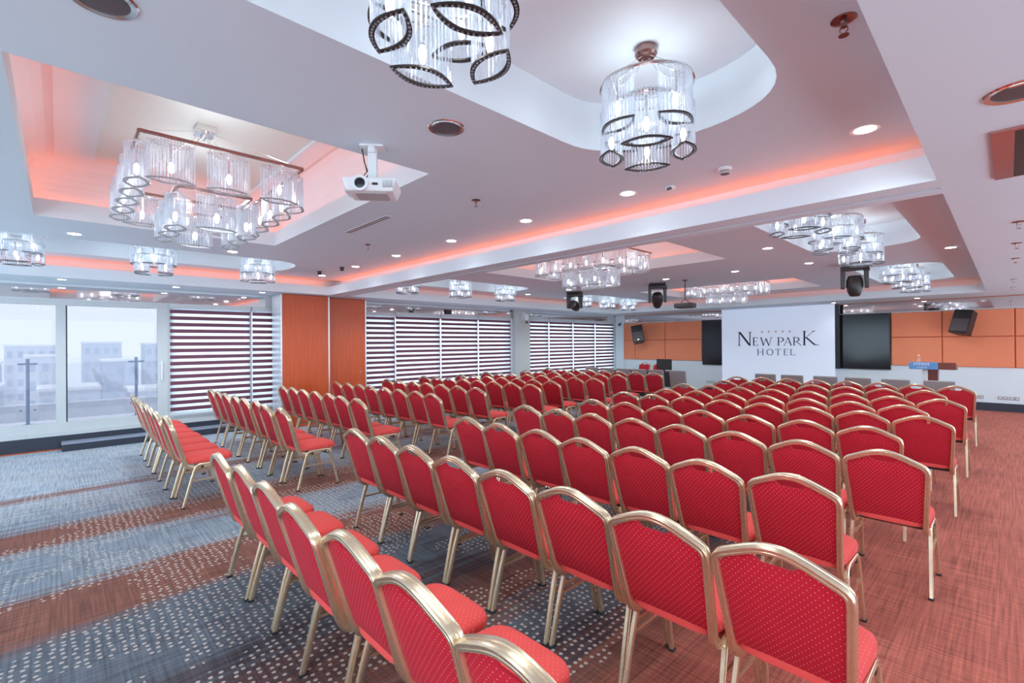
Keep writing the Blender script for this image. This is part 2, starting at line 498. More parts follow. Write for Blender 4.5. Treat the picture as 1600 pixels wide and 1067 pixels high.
def cove(dirn, a0, a1, edge, sgn, name, led='cove_led'):
    """soffit with an upstand lip and a light trough behind it; edge = lip face, trough on the sgn side"""
    pr = [(edge, S), (edge, LIP), (edge + sgn * 0.025, LIP), (edge + sgn * 0.025, 2.72), (edge + sgn * 0.25, 2.72), (edge + sgn * 0.25, MZ + 0.001)]
    m = MB()
    for (p, z), (q, w) in zip(pr[:-1], pr[1:]):
        if dirn == 'y': m.quad((p, a0, z), (p, a1, z), (q, a1, w), (q, a0, w))
        else: m.quad((a0, p, z), (a1, p, z), (a1, q, w), (a0, q, w))
    m.build(name, 'ceiling_white', ceiling)
    c0 = edge + sgn * 0.215
    if dirn == 'y': MB().box(c0 - 0.006, c0 + 0.006, a0 + 0.3, a1 - 0.3, 2.772, 2.786).build('cove_light', led, ceiling)
    else: MB().box(a0 + 0.3, a1 - 0.1, c0 - 0.006, c0 + 0.006, 2.772, 2.786).build('cove_light', led, ceiling)
cove('y', YB, 4.22, XE, -1, 'soffit_lip')
cove('x', XE - 0.3, XRE, BY0, 1, 'soffit_lip')
cove('y', BY1, FE + 0.3, XE, -1, 'soffit_lip', 'cove_led_dim')
cove('x', XE - 0.3, XRE, FE, 1, 'soffit_lip', 'cove_led_dim')
# undersides
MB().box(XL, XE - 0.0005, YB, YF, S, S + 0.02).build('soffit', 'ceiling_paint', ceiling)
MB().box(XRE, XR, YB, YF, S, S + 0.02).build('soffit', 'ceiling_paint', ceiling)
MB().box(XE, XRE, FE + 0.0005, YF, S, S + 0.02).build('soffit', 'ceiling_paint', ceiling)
bm_ = MB()
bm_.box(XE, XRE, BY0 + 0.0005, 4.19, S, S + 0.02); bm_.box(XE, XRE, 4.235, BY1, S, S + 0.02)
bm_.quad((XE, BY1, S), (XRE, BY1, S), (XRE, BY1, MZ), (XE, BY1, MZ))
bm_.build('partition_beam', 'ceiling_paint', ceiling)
MB().box(XE - 0.4, XR, 4.19, 4.235, S + 0.012, S + 0.05).build('partition_track', 'dark_metal', ceiling)
MB().quad((XRE, YB, S), (XRE, 4.22, S), (XRE, 4.22, MZ), (XRE, YB, MZ)).build('soffit_edge', 'ceiling_white', ceiling)
MB().quad((XRE, BY1, S), (XRE, FE + .3, S), (XRE, FE + .3, MZ), (XRE, BY1, MZ)).build('soffit_edge', 'ceiling_white', ceiling)
# roof slab keeps daylight out of the void above the ceiling
struct(MB().box(XL - 0.4, XR + 0.3, YB - 0.3, YF + 0.3, 3.75, 3.95).build('roof_slab', 'wall_white'), 'flat roof slab over the hall')

# ------------------------------------------------------------------ walls
wl = struct(empty('wall_left'), 'window wall of the hall with pale columns')
def part(m, name, mat, parent, **k): return m.build(name, mat, parent, **k)
part(MB().box(XL - 0.3, XL, 3.24, 5.18, 0, S), 'wall_pier', 'wall_white', wl)
part(MB().box(XL - 0.3, XL + 0.12, 10.06, 10.70, 0, S), 'column', 'column_paint', wl)
part(MB().box(XL - 0.3, XL, 9.96, 10.06, 0, S), 'column_return', 'ceiling_white', wl)
part(MB().box(XL - 0.3, XL, 15.42, YF + 0.3, 0, S), 'wall_pier', 'wall_white', wl)
part(MB().box(XL - 0.3, XL, YB, YF, 2.40, S), 'header', 'wall_white', wl)
part(MB().box(XL - 0.3, XL, YB, YF, S, 3.75), 'fascia', 'wall_white', wl)
for a, b in ((YB, 3.05), (5.1, 10.04), (10.72, 15.55)):
    part(MB().box(XL, XL + 0.015, a, b, 2.41, 2.615), 'mirror_strip', 'mirror_band', wl)
bl_ = struct(MB().box(XL - 0.3, XL + 0.02, YB, YF, 0, 0.22).build('baseboard_left', 'sill_dark'), 'dark low plinth under the windows')
# rust trim line between plinth and carpet
struct(MB().box(XL + 0.02, XL + 0.05, YB, 0.02, 0, 0.015).build('trim_1', 'cherry_wood'), 'thin reddish strip at the foot of the plinth')

def window(n, y0, y1, bars, label, z0=0.22, z1=2.40, low=0.43, hi=2.31):
    w = struct(empty('window_%d' % n), label)
    x0, x1 = XL - 0.10, XL - 0.01
    MB().box(x0, x1, y0, y1, z0, low).build('bottom_rail', 'aluminium', w, bevel=0.004)
    MB().box(x0 - .03, x1 + 0.03, y0, y1, z0 - 0.001, z0 + 0.07).build('sill', 'aluminium', w, bevel=0.004)
    MB().box(x0, x1, y0, y1, hi, z1).build('top_rail', 'aluminium', w, bevel=0.004)
    edges = []
    for a, b in bars:
        MB().box(x0 + 0.002, x1 - 0.002, a, b, low - .001, hi + .001).build('mullion', 'aluminium', w, bevel=0.004)
    for (a, b), (c, d) in zip(bars[:-1], bars[1:]):
        MB().box(XL - 0.06, XL - 0.052, b, c, low, hi).build('pane', 'window_glass' if n == 1 else 'blind_side_glass', w)
    return w
w1 = window(1, -3.2, 1.42, [(-3.2, -3.05), (-1.45, -1.33), (-0.045, 0.075), (1.27, 1.42)], 'aluminium sliding glass doors looking onto a snowy terrace')
MB().box(XL - 0.012, XL + 0.02, 1.315, 1.34, 1.02, 1.36).build('door_handle', 'aluminium_bright', w1, bevel=0.006)
MB().box(XL - 0.03, XL - 0.015, 0.075, 0.092, 0.43, 2.31).build('door_seal', 'sill_dark', w1)
window(2, 1.42, 3.24, [(1.42, 1.50), (2.74, 2.80), (3.18, 3.24)], 'window behind striped blinds beside the wooden partition')
window(3, 5.18, 9.96, [(5.18, 5.26), (5.95, 6.03), (7.30, 7.38), (8.62, 8.68), (9.88, 9.96)], 'wide window behind striped blinds between partition and column')
window(4, 10.70, 15.42, [(10.70, 10.78), (11.62, 11.70), (12.88, 12.96), (14.15, 14.23), (15.34, 15.42)], 'wide window behind striped blinds next to the front wall')

# front wall
wf = struct(empty('wall_front'), 'front wall with orange padded panels above white')
part(MB().box(XL - .3, XR, YF, YF + 0.3, 0, 1.0), 'lower_wall', 'wall_white', wf)
part(MB().box(XL - .3, XR, YF + 0.02, YF + 0.3, 1.0, 3.75), 'upper_wall', 'panel_fabric', wf)
part(MB().box(XL, XR, YF - 0.01, YF + 0.02, 2.375, 2.63), 'mirror_strip', 'mirror_band', wf)
part(MB().box(XL, XR, YF - 0.02, YF + 0.02, 2.350, 2.376), 'panel_trim', 'aluminium', wf)
part(MB().box(XL + .02, -10.12, YF - .05, YF + 0.02, 0, S), 'corner_post', 'wall_white', wf)
part(MB().box(-10.12, -10.06, YF - .04, YF + 0.02, 1.0, 2.35), 'corner_strip', 'panel_fabric', wf)
xs_l = [-10.06, -9.63, -8.42, -7.08]
xs_r = [-2.09, -1.11, 0.11, 1.33, 2.55, XR]
for xs in (xs_l, xs_r):
    for a, b in zip(xs[:-1], xs[1:]):
        for z0, z1 in ((1.0, 1.715), (1.725, 2.35)):
            part(MB().box(a + .008, b - .008, YF - 0.045, YF + 0.019, z0 + .004, z1 - .004), 'panel', 'panel_fabric', wf, bevel=0.016)
struct(MB().box(-7.0, XR, YF - 0.03, YF + 0.001, 0, 0.185).build('baseboard_front', 'sill_dark'), 'black skirting along the front wall')
for xc, cnt in ((-0.37, 3), (0.0, 4), (-6.82, 3)):
    for k in range(cnt):
        x = xc + (k - (cnt - 1) / 2) * (0.09 if xc > -2 else 0.10) + (-0.16 if xc == -0.37 else 0)
        s = MB().box(x - .035, x + .035, YF - .016, YF + .001, .27, .345).build('wall_socket', 'socket_grey', bevel=.004)
        MB().lathe([(0, -.006), (.02, -.006), (.022, .004)], 12, (x, YF - .016, .3075), 'y').build('socket_face', 'white_plastic', s)
        tag(s, '%s wall socket of the %s low on the white front wall' % (ORD[k], 'lectern group' if xc == -0.37 else 'outermost group' if xc == 0.0 else 'group left of the screen'), 'socket', 'front wall sockets')

# right and rear walls, behind and beside the camera, openings added for daylight fill
wr = struct(empty('wall_right'), 'unseen right-hand wall with tall openings added for daylight fill')
part(MB().box(XR, XR + .25, YB, YF, 0, 0.12), 'lower_wall', 'wall_white', wr)
part(MB().box(XR, XR + .25, YB, YF, 2.6, 3.75), 'upper_wall', 'wall_white', wr)
for y in (YB, -0.2, 2.8, 5.8, 8.8, 11.8, 14.9):
    part(MB().box(XR, XR + .25, y, y + 0.3, 0.12, 2.6), 'pier', 'wall_white', wr)
wb = struct(empty('wall_back'), 'unseen rear wall with tall openings added for daylight fill')
part(MB().box(XL - .3, XR + .25, YB - .25, YB, 0, 0.12), 'lower_wall', 'wall_white', wb)
part(MB().box(XL - .3, XR + .25, YB - .25, YB, 2.6, 3.75), 'upper_wall', 'wall_white', wb)
for x in (XL - .3, -7.3, -4.3, -1.3, XR - .05):
    part(MB().box(x, x + 0.3, YB - .25, YB, 0.12, 2.6), 'pier', 'wall_white', wb)

# ------------------------------------------------------------------ blinds
band_cache = {}
def blind(y0, y1, z0, label, z1=2.335, pitch=0.1185):
    x = XL + 0.045
    b = empty('zebra_blind', (x, (y0 + y1) / 2, z0))
    w = (y1 - y0)
    MB().box(-.035, .035, -w / 2, w / 2, z1 - z0, z1 - z0 + .075).build('head_rail', 'aluminium', b, bevel=.006)
    MB().box(-.012, .012, -w / 2 + .005, w / 2 - .005, -.03, 0.0).build('bottom_bar', 'aluminium', b, bevel=.004)
    MB().box(-.004, -.002, -w / 2 + .008, w / 2 - .008, 0, z1 - z0).build('sheer_panel', 'sheer_fabric', b)
    key = round(w, 3)
    if key not in band_cache:
        band_cache[key] = MB().box(-.0015, .0015, -w / 2 + .004, w / 2 - .004, 0, pitch * .56).mesh('fabric_band', 'mauve_band')
    z = z1 - z0 - pitch * .85
    while z > 0.0:
        link('fabric_band', band_cache[key], b, (0, 0, z)); z -= pitch
    tag(b, label, 'blind', 'striped zebra blinds on the window wall')
L_ = 'mauve and white striped roller blind, '
blind(1.44, 2.755, .40, L_ + 'the wide one beside the glass door')
blind(2.79, 3.235, .40, L_ + 'the narrow one touching the wooden partition')
blind(5.22, 5.98, .40, L_ + 'the narrow one just past the wooden partition')
for k, (a, b_) in enumerate(((6.01, 7.33), (7.37, 8.64), (8.67, 9.93))):
    blind(a, b_, .40, L_ + '%s of the wide ones before the white column' % ORD[k], 2.36)
for k, (a, b_) in enumerate(((10.74, 11.65), (11.69, 12.91), (12.95, 14.18), (14.22, 15.38))):
    blind(a, b_, .40, L_ + '%s past the white column' % ORD[k], 2.37)

# heater bench under the windows
hb = empty('low_bench', (XL + 0.16, 1.62, 0))
MB().box(-.135, .135, -1.6, 1.6, 0, .105).build('bench_body', 'sill_dark', hb, bevel=.01)
MB().box(-.14, .14, -1.605, 1.605, .105, .13).build('bench_top', 'bench_top', hb, bevel=.008)
tag(hb, 'long low dark heater casing on the floor below the blinds', 'heater')

# ------------------------------------------------------------------ folding partition stacks
def pstack(x_face, y0, y1, n, which):
    t = 0.105
    for k in range(n):
        xa = x_face - t * (k + 1) + .006; xb = x_face - t * k
        p = empty('partition_panel', ((xa + xb) / 2, (y0 + y1) / 2, 0.005))
        hw, hd = (xb - xa) / 2, (y1 - y0) / 2
        MB().box(-hw, hw, -hd + .03, hd - .03, 0, 2.635).build('wood_leaf', 'cherry_wood', p)
        MB().box(-hw - .001, hw + .001, -hd, -hd + .03, 0, 2.638).build('edge_profile', 'aluminium_bright', p, bevel=.004)
        MB().box(-hw - .001, hw + .001, hd - .03, hd, 0, 2.638).build('edge_profile', 'aluminium_bright', p, bevel=.004)
        tag(p, 'cherry wood folding partition panel, %s from the room side in the stack %s' % (ORD[k], which), 'partition', 'parked folding partition panels')
        if k == 0 and 'past' in which:
            MB().lathe([(0, .012), (.02, .012), (.024, 0)], 12, (hw, hd - .16, 1.02), 'x').build('handle', 'chrome', p)
pstack(-9.80, 3.12, 4.09, 5, 'before the beam')
pstack(-10.02, 4.13, 5.02, 3, 'past the beam')

# ------------------------------------------------------------------ chairs
def back_y(z): return -0.205 - (z - 0.42) * 0.29
def chair_meshes():
    P = {}
    prof = [(.015, -.014), (.015, -.005), (.0115, -.003), (.0115, .003), (.015, .005), (.015, .014), (.011, .021), (.003, .021), (.001, .018), (-.001, .018), (-.003, .021),
            (-.011, .021), (-.015, .015), (-.015, -.015), (-.011, -.021), (-.005, -.021), (-.003, -.0175), (.001, -.0175), (.003, -.021), (.011, -.021)]
    half = [(-.188, .03, .392), (-.190, -.10, .392), (-.192, -.165, .396), (-.194, -.195, .415)]
    for z, x in ((.45, -.194), (.60, -.2035), (.74, -.2125), (.795, -.2160), (.818, -.2155), (.834, -.2110), (.845, -.202), (.855, -.186), (.877, -.140), (.897, -.097), (.9115, -.058), (.918, -.028), (.9195, 0.0)):
        half.append((x, back_y(z), z))
    path = half + [(-x, y, z) for x, y, z in half[-2::-1]]
    P['back_frame'] = MB().sweep(path, prof, normal=(-1, 0, 0)).mesh('back_frame', 'gold_frame', smooth=True)
    # padded back with a grip opening under the top rail
    nu, nv = 16, 10
    def top(u):
        a = abs(u)
        zt = .907 - .0035 * (a / .14) ** 2 if a < .14 else .9035 - .070 * (a - .14) / .74 if a < .88 else .8335 - (a - .88) / .12 * .026
        dip = .048 * math.sqrt(max(0, 1 - (a / .36) ** 2)) if a < .36 else 0
        return zt - dip
    m = MB(); idx = {}
    for side in (0, 1):
        for i in range(nu + 1):
            u = -1 + 2 * i / nu
            for j in range(nv + 1):
                v = j / nv
                zb = .468
                z = zb + (top(u) - zb) * v
                hwid = .178 + (z - .45) * (.0265 / .37)
                pil = (1 - abs(u) ** 5) * (1 - abs(2 * v - 1) ** 5)
                off = (.005 + .014 * pil) * (1 if side else -1)
                idx[(side, i, j)] = len(m.v)
                m.v.append((u * hwid, back_y(z) + off, z))
    for side in (0, 1):
        for i in range(nu):
            for j in range(nv):
                q = (idx[(side, i, j)], idx[(side, i + 1, j)], idx[(side, i + 1, j + 1)], idx[(side, i, j + 1)])
                m.f.append(q if side else q[::-1])
    bd = [(i, 0) for i in range(nu)] + [(nu, j) for j in range(nv)] + [(i, nv) for i in range(nu, 0, -1)] + [(0, j) for j in range(nv, 0, -1)]
    for k in range(len(bd)):
        a, b = bd[k], bd[(k + 1) % len(bd)]
        m.f.append((idx[(0, *a)], idx[(0, *b)], idx[(1, *b)], idx[(1, *a)]))
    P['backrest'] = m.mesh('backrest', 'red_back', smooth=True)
    # seat
    m = MB(); n = 32
    rings = [(.432, .02), (.440, .002), (.462, 0), (.480, .006), (.492, .022), (.500, .055), (.505, .11), (.507, .17)]
    def outline(ins):
        pts = []
        for k in range(n):
            a = 2 * PI * k / n + PI / n
            ca, sa = math.cos(a), math.sin(a); e = 0.38
            hx = .213 - ins; hy = .230 - ins
            pts.append((math.copysign(abs(ca) ** e, ca) * hx * (1 - .04 * (sa < 0)), .002 + math.copysign(abs(sa) ** e, sa) * hy))
        return pts
    vs_ = []
    for z, ins in rings: vs_ += [(x, y, z) for x, y in outline(ins)]
    fs_ = [(a * n + k, a * n + (k + 1) % n, (a + 1) * n + (k + 1) % n, (a + 1) * n + k) for a in range(len(rings) - 1) for k in range(n)]
    fs_ += [tuple(range(n))[::-1], tuple((len(rings) - 1) * n + k for k in range(n))]
    m.add(vs_, fs_)
    P['seat'] = m.mesh('seat', 'red_seat_lit', smooth=True)
    lp = [(.011, -.010), (.011, -.003), (.008, -.0015), (.008, .0015), (.011, .003), (.011, .010), (.008, .014), (-.008, .014), (-.011, .010), (-.011, -.010), (-.008, -.014), (.008, -.014)]
    for s, nm in ((-1, 'l'), (1, 'r')):
        P['rear' + nm] = MB().sweep([(s * .2195, -.232, .006), (s * .212, -.168, .25), (s * .208, -.132, .372)], lp, normal=(s, 0, 0)).mesh('leg', 'gold_frame', smooth=True)
        P['front' + nm] = MB().sweep([(s * .2195, .226, .006), (s * .212, .172, .25), (s * .208, .148, .372)], lp, normal=(s, 0, 0)).mesh('leg', 'gold_frame', smooth=True)
        P['rail' + nm] = MB().sweep([(s * .208, -.132, .372), (s * .206, -.118, .402), (s * .205, -.094, .418), (s * .2045, -.06, .421), (s * .2045, .09, .421),
                                     (s * .205, .118, .416), (s * .206, .138, .400), (s * .208, .148, .372)], lp, normal=(s, 0, 0)).mesh('side_rail', 'gold_frame', smooth=True)
        P['str' + nm] = MB().bar((s * .212, -.162, .268), (s * .212, .167, .268), .012, .018).mesh('stretcher', 'gold_frame')
        P['footr' + nm] = MB().box(s * .2195 - .013, s * .2195 + .013, -.250, -.216, 0, .014).mesh('rubber_foot', 'rubber')
        P['footf' + nm] = MB().box(s * .2195 - .013, s * .2195 + .013, .210, .244, 0, .014).mesh('rubber_foot', 'rubber')
    P['cross'] = MB().box(-.215, .215, -.075, -.055, .385, .41).box(-.215, .215, .075, .095, .385, .41).mesh('seat_support', 'dark_metal')
    return P
CH = chair_meshes()
def make_chair(name, feet):
    r = empty(name)
    for k in ('seat', 'backrest', 'back_frame'): link(k, CH[k], r)
    for nm in 'lr':
        a = link('leg', CH['rear' + nm], r); b = link('leg', CH['front' + nm], r)
        link('side_rail', CH['rail' + nm], r); link('stretcher', CH['str' + nm], r)
        if feet:
            link('rubber_foot', CH['footr' + nm], a); link('rubber_foot', CH['footf' + nm], b)
    link('seat_support', CH['cross'], r)
    return r
KY = [0.77, 1.80, 2.84, 3.88, 4.86, 5.90, 6.72, 7.72, 8.90, 10.05]     # y of the chair-back tops, row by row
protos = {}
def place_chair(x, y, rz, label, group, near, name='banquet_chair'):
    key = near
    if key not in protos:
        protos[key] = make_chair(name, near); c = protos[key]
    else:
        c = copy_tree(protos[key])
    c.location = (x, y, 0); c.rotation_euler.z = rz
    tag(c, label, 'chair', group)
    return c
nrow = len(KY)
for r, ky in enumerate(KY):
    n = 8 if r % 2 else 7
    rowname = ORD[nrow - 1 - r]
    for blk in (0, 1):
        for i in range(n):
            if blk == 0:      # right-hand block, i counted from the centre aisle
                x = (-3.84 if r % 2 else -3.62) + 0.4675 * i
            else:             # block by the windows
                x = (-5.74 if r % 2 else -5.97) - 0.470 * i
            jx, jy, jr = random.uniform(-.0015, .0015), random.uniform(-.02, .02), random.uniform(-.002, .002)
            jx = max(-.001, min(.001, jx))
            lab = 'gold-framed red chair, %s block, %s row from the screen, %s seat from centre aisle' % (('lectern-side', 'window-side')[blk], rowname, ORD[i])
            place_chair(x + jx, ky + 0.345 + jy, jr, lab, 'red banquet chairs in rows', r < 4)
# two red chairs behind the table at the front, facing the audience
for k, (x, y) in enumerate(((-8.82, 14.55), (-8.30, 14.62))):
    place_chair(x, y, PI, 'gold-framed red chair facing the rows behind the dark table, %s the windows' % ('nearer' if k == 0 else 'farther from'), 'red chairs behind the table', False)

# grey upholstered chairs in the very front row
def make_grey():
    r = empty('square_back_chair')
    rot = Matrix.Rotation(math.radians(9), 3, 'X')
    MB().obox((0, -.235, .665), (.205, .032, .275), Matrix.Rotation(math.radians(8), 3, 'X')).build('backrest', 'grey_cloth', r, bevel=.014)
    MB().box(-.215, .215, -.20, .25, .38, .47).build('seat', 'grey_cloth', r, bevel=.02)
    for sx in (-1, 1):
        for sy in (-1, 1):
            MB().bar((sx * .185, .02 + sy * .19, .385), (sx * .19, .02 + sy * .205, 0), .035, .035, (0, 1, 0), .75).build('leg', 'lectern_wood', r)
    return r
gp = None
GX = [('lectern-side', [-3.63, -3.11, -2.52, -1.99, -1.42, -0.83], 11.28), ('window-side', [-8.20, -7.66, -7.16, -6.68, -6.20, -5.60], 11.22)]
for side, xs, y in GX:
    for k, x in enumerate(xs if side == 'lectern-side' else xs[::-1]):
        g = gp if gp is None else copy_tree(gp)
        if g is None: g = gp = make_grey()
        g.location = (x, y + random.uniform(-.03, .03), 0)
        tag(g, 'grey square-backed chair, front row, %s block, %s from the centre aisle' % (side, ORD[k]), 'chair', 'grey chairs of the front row')

# dark cloth table with a monitor
t = empty('draped_table', (-7.6, 13.2, 0))
MB().box(-1.2, .85, -.38, .38, .72, .75).build('table_top', 'black_plastic', t, bevel=.006)
m = MB(); zs = [(.75, .0), (.5, .02), (.02, .05)]
for (z0, o0), (z1, o1) in zip(zs[:-1], zs[1:]):
    a = [(-1.2 - o0, -.38 - o0, z0), (.85 + o0, -.38 - o0, z0), (.85 + o0, .38 + o0, z0), (-1.2 - o0, .38 + o0, z0)]
    b = [(-1.2 - o1, -.38 - o1, z1), (.85 + o1, -.38 - o1, z1), (.85 + o1, .38 + o1, z1), (-1.2 - o1, .38 + o1, z1)]
    m.add(a + b, [(k, (k + 1) % 4, 4 + (k + 1) % 4, 4 + k) for k in range(4)])
m.build('skirt', 'black_plastic', t)
tag(t, 'long table under a black cloth in front of the left wall panels', 'table')
mo = empty('monitor', (-7.15, 13.15, .75))
MB().box(-.24, .24, -.015, .015, .06, .38).build('display', 'black_plastic', mo, bevel=.004)
MB().box(-.22, .22, -.018, -.0151, .08, .36).build('back_cover', 'dark_metal', mo)
MB().box(-.02, .02, -.01, .03, .0, .10).build('stand', 'black_plastic', mo)
MB().box(-.10, .10, -.07, .08, .0, .012).build('base', 'black_plastic', mo, bevel=.003)
tag(mo, 'black computer monitor standing on the black draped table', 'monitor')

# ------------------------------------------------------------------ lectern
le = empty('lectern', (-1.06, 12.75, 0))
MB().box(-.24, .24, -.17, .17, 0, .06).build('base', 'lectern_wood', le, bevel=.006)
MB().box(-.07, .09, -.10, .12, .06, 1.06).build('column', 'lectern_wood', le, bevel=.004)
MB().box(-.15, -.06, -.13, .10, .06, 1.04).build('front_fin', 'white_plastic', le, bevel=.004)
m = MB(); m.add([(-.30, -.20, 1.06), (.36, -.20, 1.06), (.36, .30, 1.04), (-.30, .30, 1.04), (-.30, -.20, 1.20), (.36, -.20, 1.20), (.36, .30, 1.08), (-.30, .30, 1.08)],
                [(0, 3, 2, 1), (4, 5, 6, 7), (0, 1, 5, 4), (1, 2, 6, 5), (2, 3, 7, 6), (3, 0, 4, 7)])
m.build('slanted_top', 'lectern_wood', le, bevel=.004)
sg = MB().box(-.34, .10, -.232, -.202, 1.06, 1.205).build('name_board', 'sign_blue', le, bevel=.003)
for z, xa, xb, hgt in ((1.135, -.26, -.02, .05), (1.085, -.21, -.05, .022)):
    x = xa
    mm = MB()
    while x < xb - .02:
        w = random.choice((.018, .024, .03))
        mm.box(x, x + .008, -.2345, -.2318, z, z + hgt); mm.box(x, x + w, -.2345, -.2318, z + hgt * .75, z + hgt)
        x += w + .008
    mm.build('lettering', 'paper_white', sg)
tag(le, 'dark wooden lectern with a slanted top and a blue name board', 'lectern')
mic = empty('water_bottle', (-1.26, 12.68, 1.193))
MB().lathe([(0, 0), (.028, 0), (.03, .01), (.03, .09), (.012, .12), (.012, .14), (0, .14)], 14).build('bottle_body', 'rail_glass', mic, smooth=True)
MB().lathe([(0, .155), (.014, .155), (.014, .137), (0, .137)], 12).build('cap', 'white_plastic', mic)
tag(mic, 'small clear bottle standing on top of the lectern', 'bottle')

# ------------------------------------------------------------------ screen with the logo
SY = 15.32
p0, p1 = ony(1127.5, 485, SY), ony(1304, 475, SY)
sx0, sx1 = p0.x, p1.x
sc = empty('projection_screen', ((sx0 + sx1) / 2, SY, 0.36))
sw = (sx1 - sx0) / 2
MB().box(-sw, sw, 0, .012, 0, 2.289).build('screen_sheet', 'projected_screen', sc)
MB().box(-sw - .01, sw + .01, -.008, .02, -.04, .0).build('weight_bar', 'black_plastic', sc, bevel=.004)
MB().box(sw - .02, sw + .10, .03, .10, .52, 2.28).build('side_strip', 'black_plastic', sc)  # black strip beside the sheet, in the gap to the display
tag(sc, 'white projection screen showing the NEW PARK HOTEL logo with five stars', 'screen')
def zp(u, v):      # logo coordinate -> point on the screen plane (local to the screen)
    p = ony(1130 + u / 9.41, 490 + v / 9.41, SY - .002)
    return (p.x - (sx0 + sx1) / 2, -.002, p.z - .36)
def stroke(m, x0, y0, x1, y1, w):
    d = Vector((x1 - x0, y1 - y0)); nrm = Vector((-d.y, d.x)).normalized() * w / 2
    if abs(d.y) > abs(d.x) * .3: nrm = Vector((w / 2, 0)) if nrm.x > 0 else Vector((-w / 2, 0))
    q = [(x0 + nrm.x, y0 + nrm.y), (x1 + nrm.x, y1 + nrm.y), (x1 - nrm.x, y1 - nrm.y), (x0 - nrm.x, y0 - nrm.y)]
    m.add([zp(*k) for k in q], [(0, 1, 2, 3)])
def serif(m, x, y, w, t): stroke(m, x - w / 2, y, x + w / 2, y, t)
def arc(m, cx, cy, rx, ry, a0, a1, w0, w1, n=18):
    pts = []
    for k in range(n + 1):
        a = math.radians(a0 + (a1 - a0) * k / n); ww = w0 + (w1 - w0) * abs(math.cos(a))
        pts.append((a, ww))
    for (a, wa), (b, wb_) in zip(pts[:-1], pts[1:]):
        q = [(cx + (rx) * math.cos(a), cy + ry * math.sin(a)), (cx + rx * math.cos(b), cy + ry * math.sin(b)),
             (cx + (rx - wb_) * math.cos(b), cy + (ry - wb_) * math.sin(b)), (cx + (rx - wa) * math.cos(a), cy + (ry - wa) * math.sin(a))]
        m.add([zp(*k) for k in q], [(0, 1, 2, 3)])
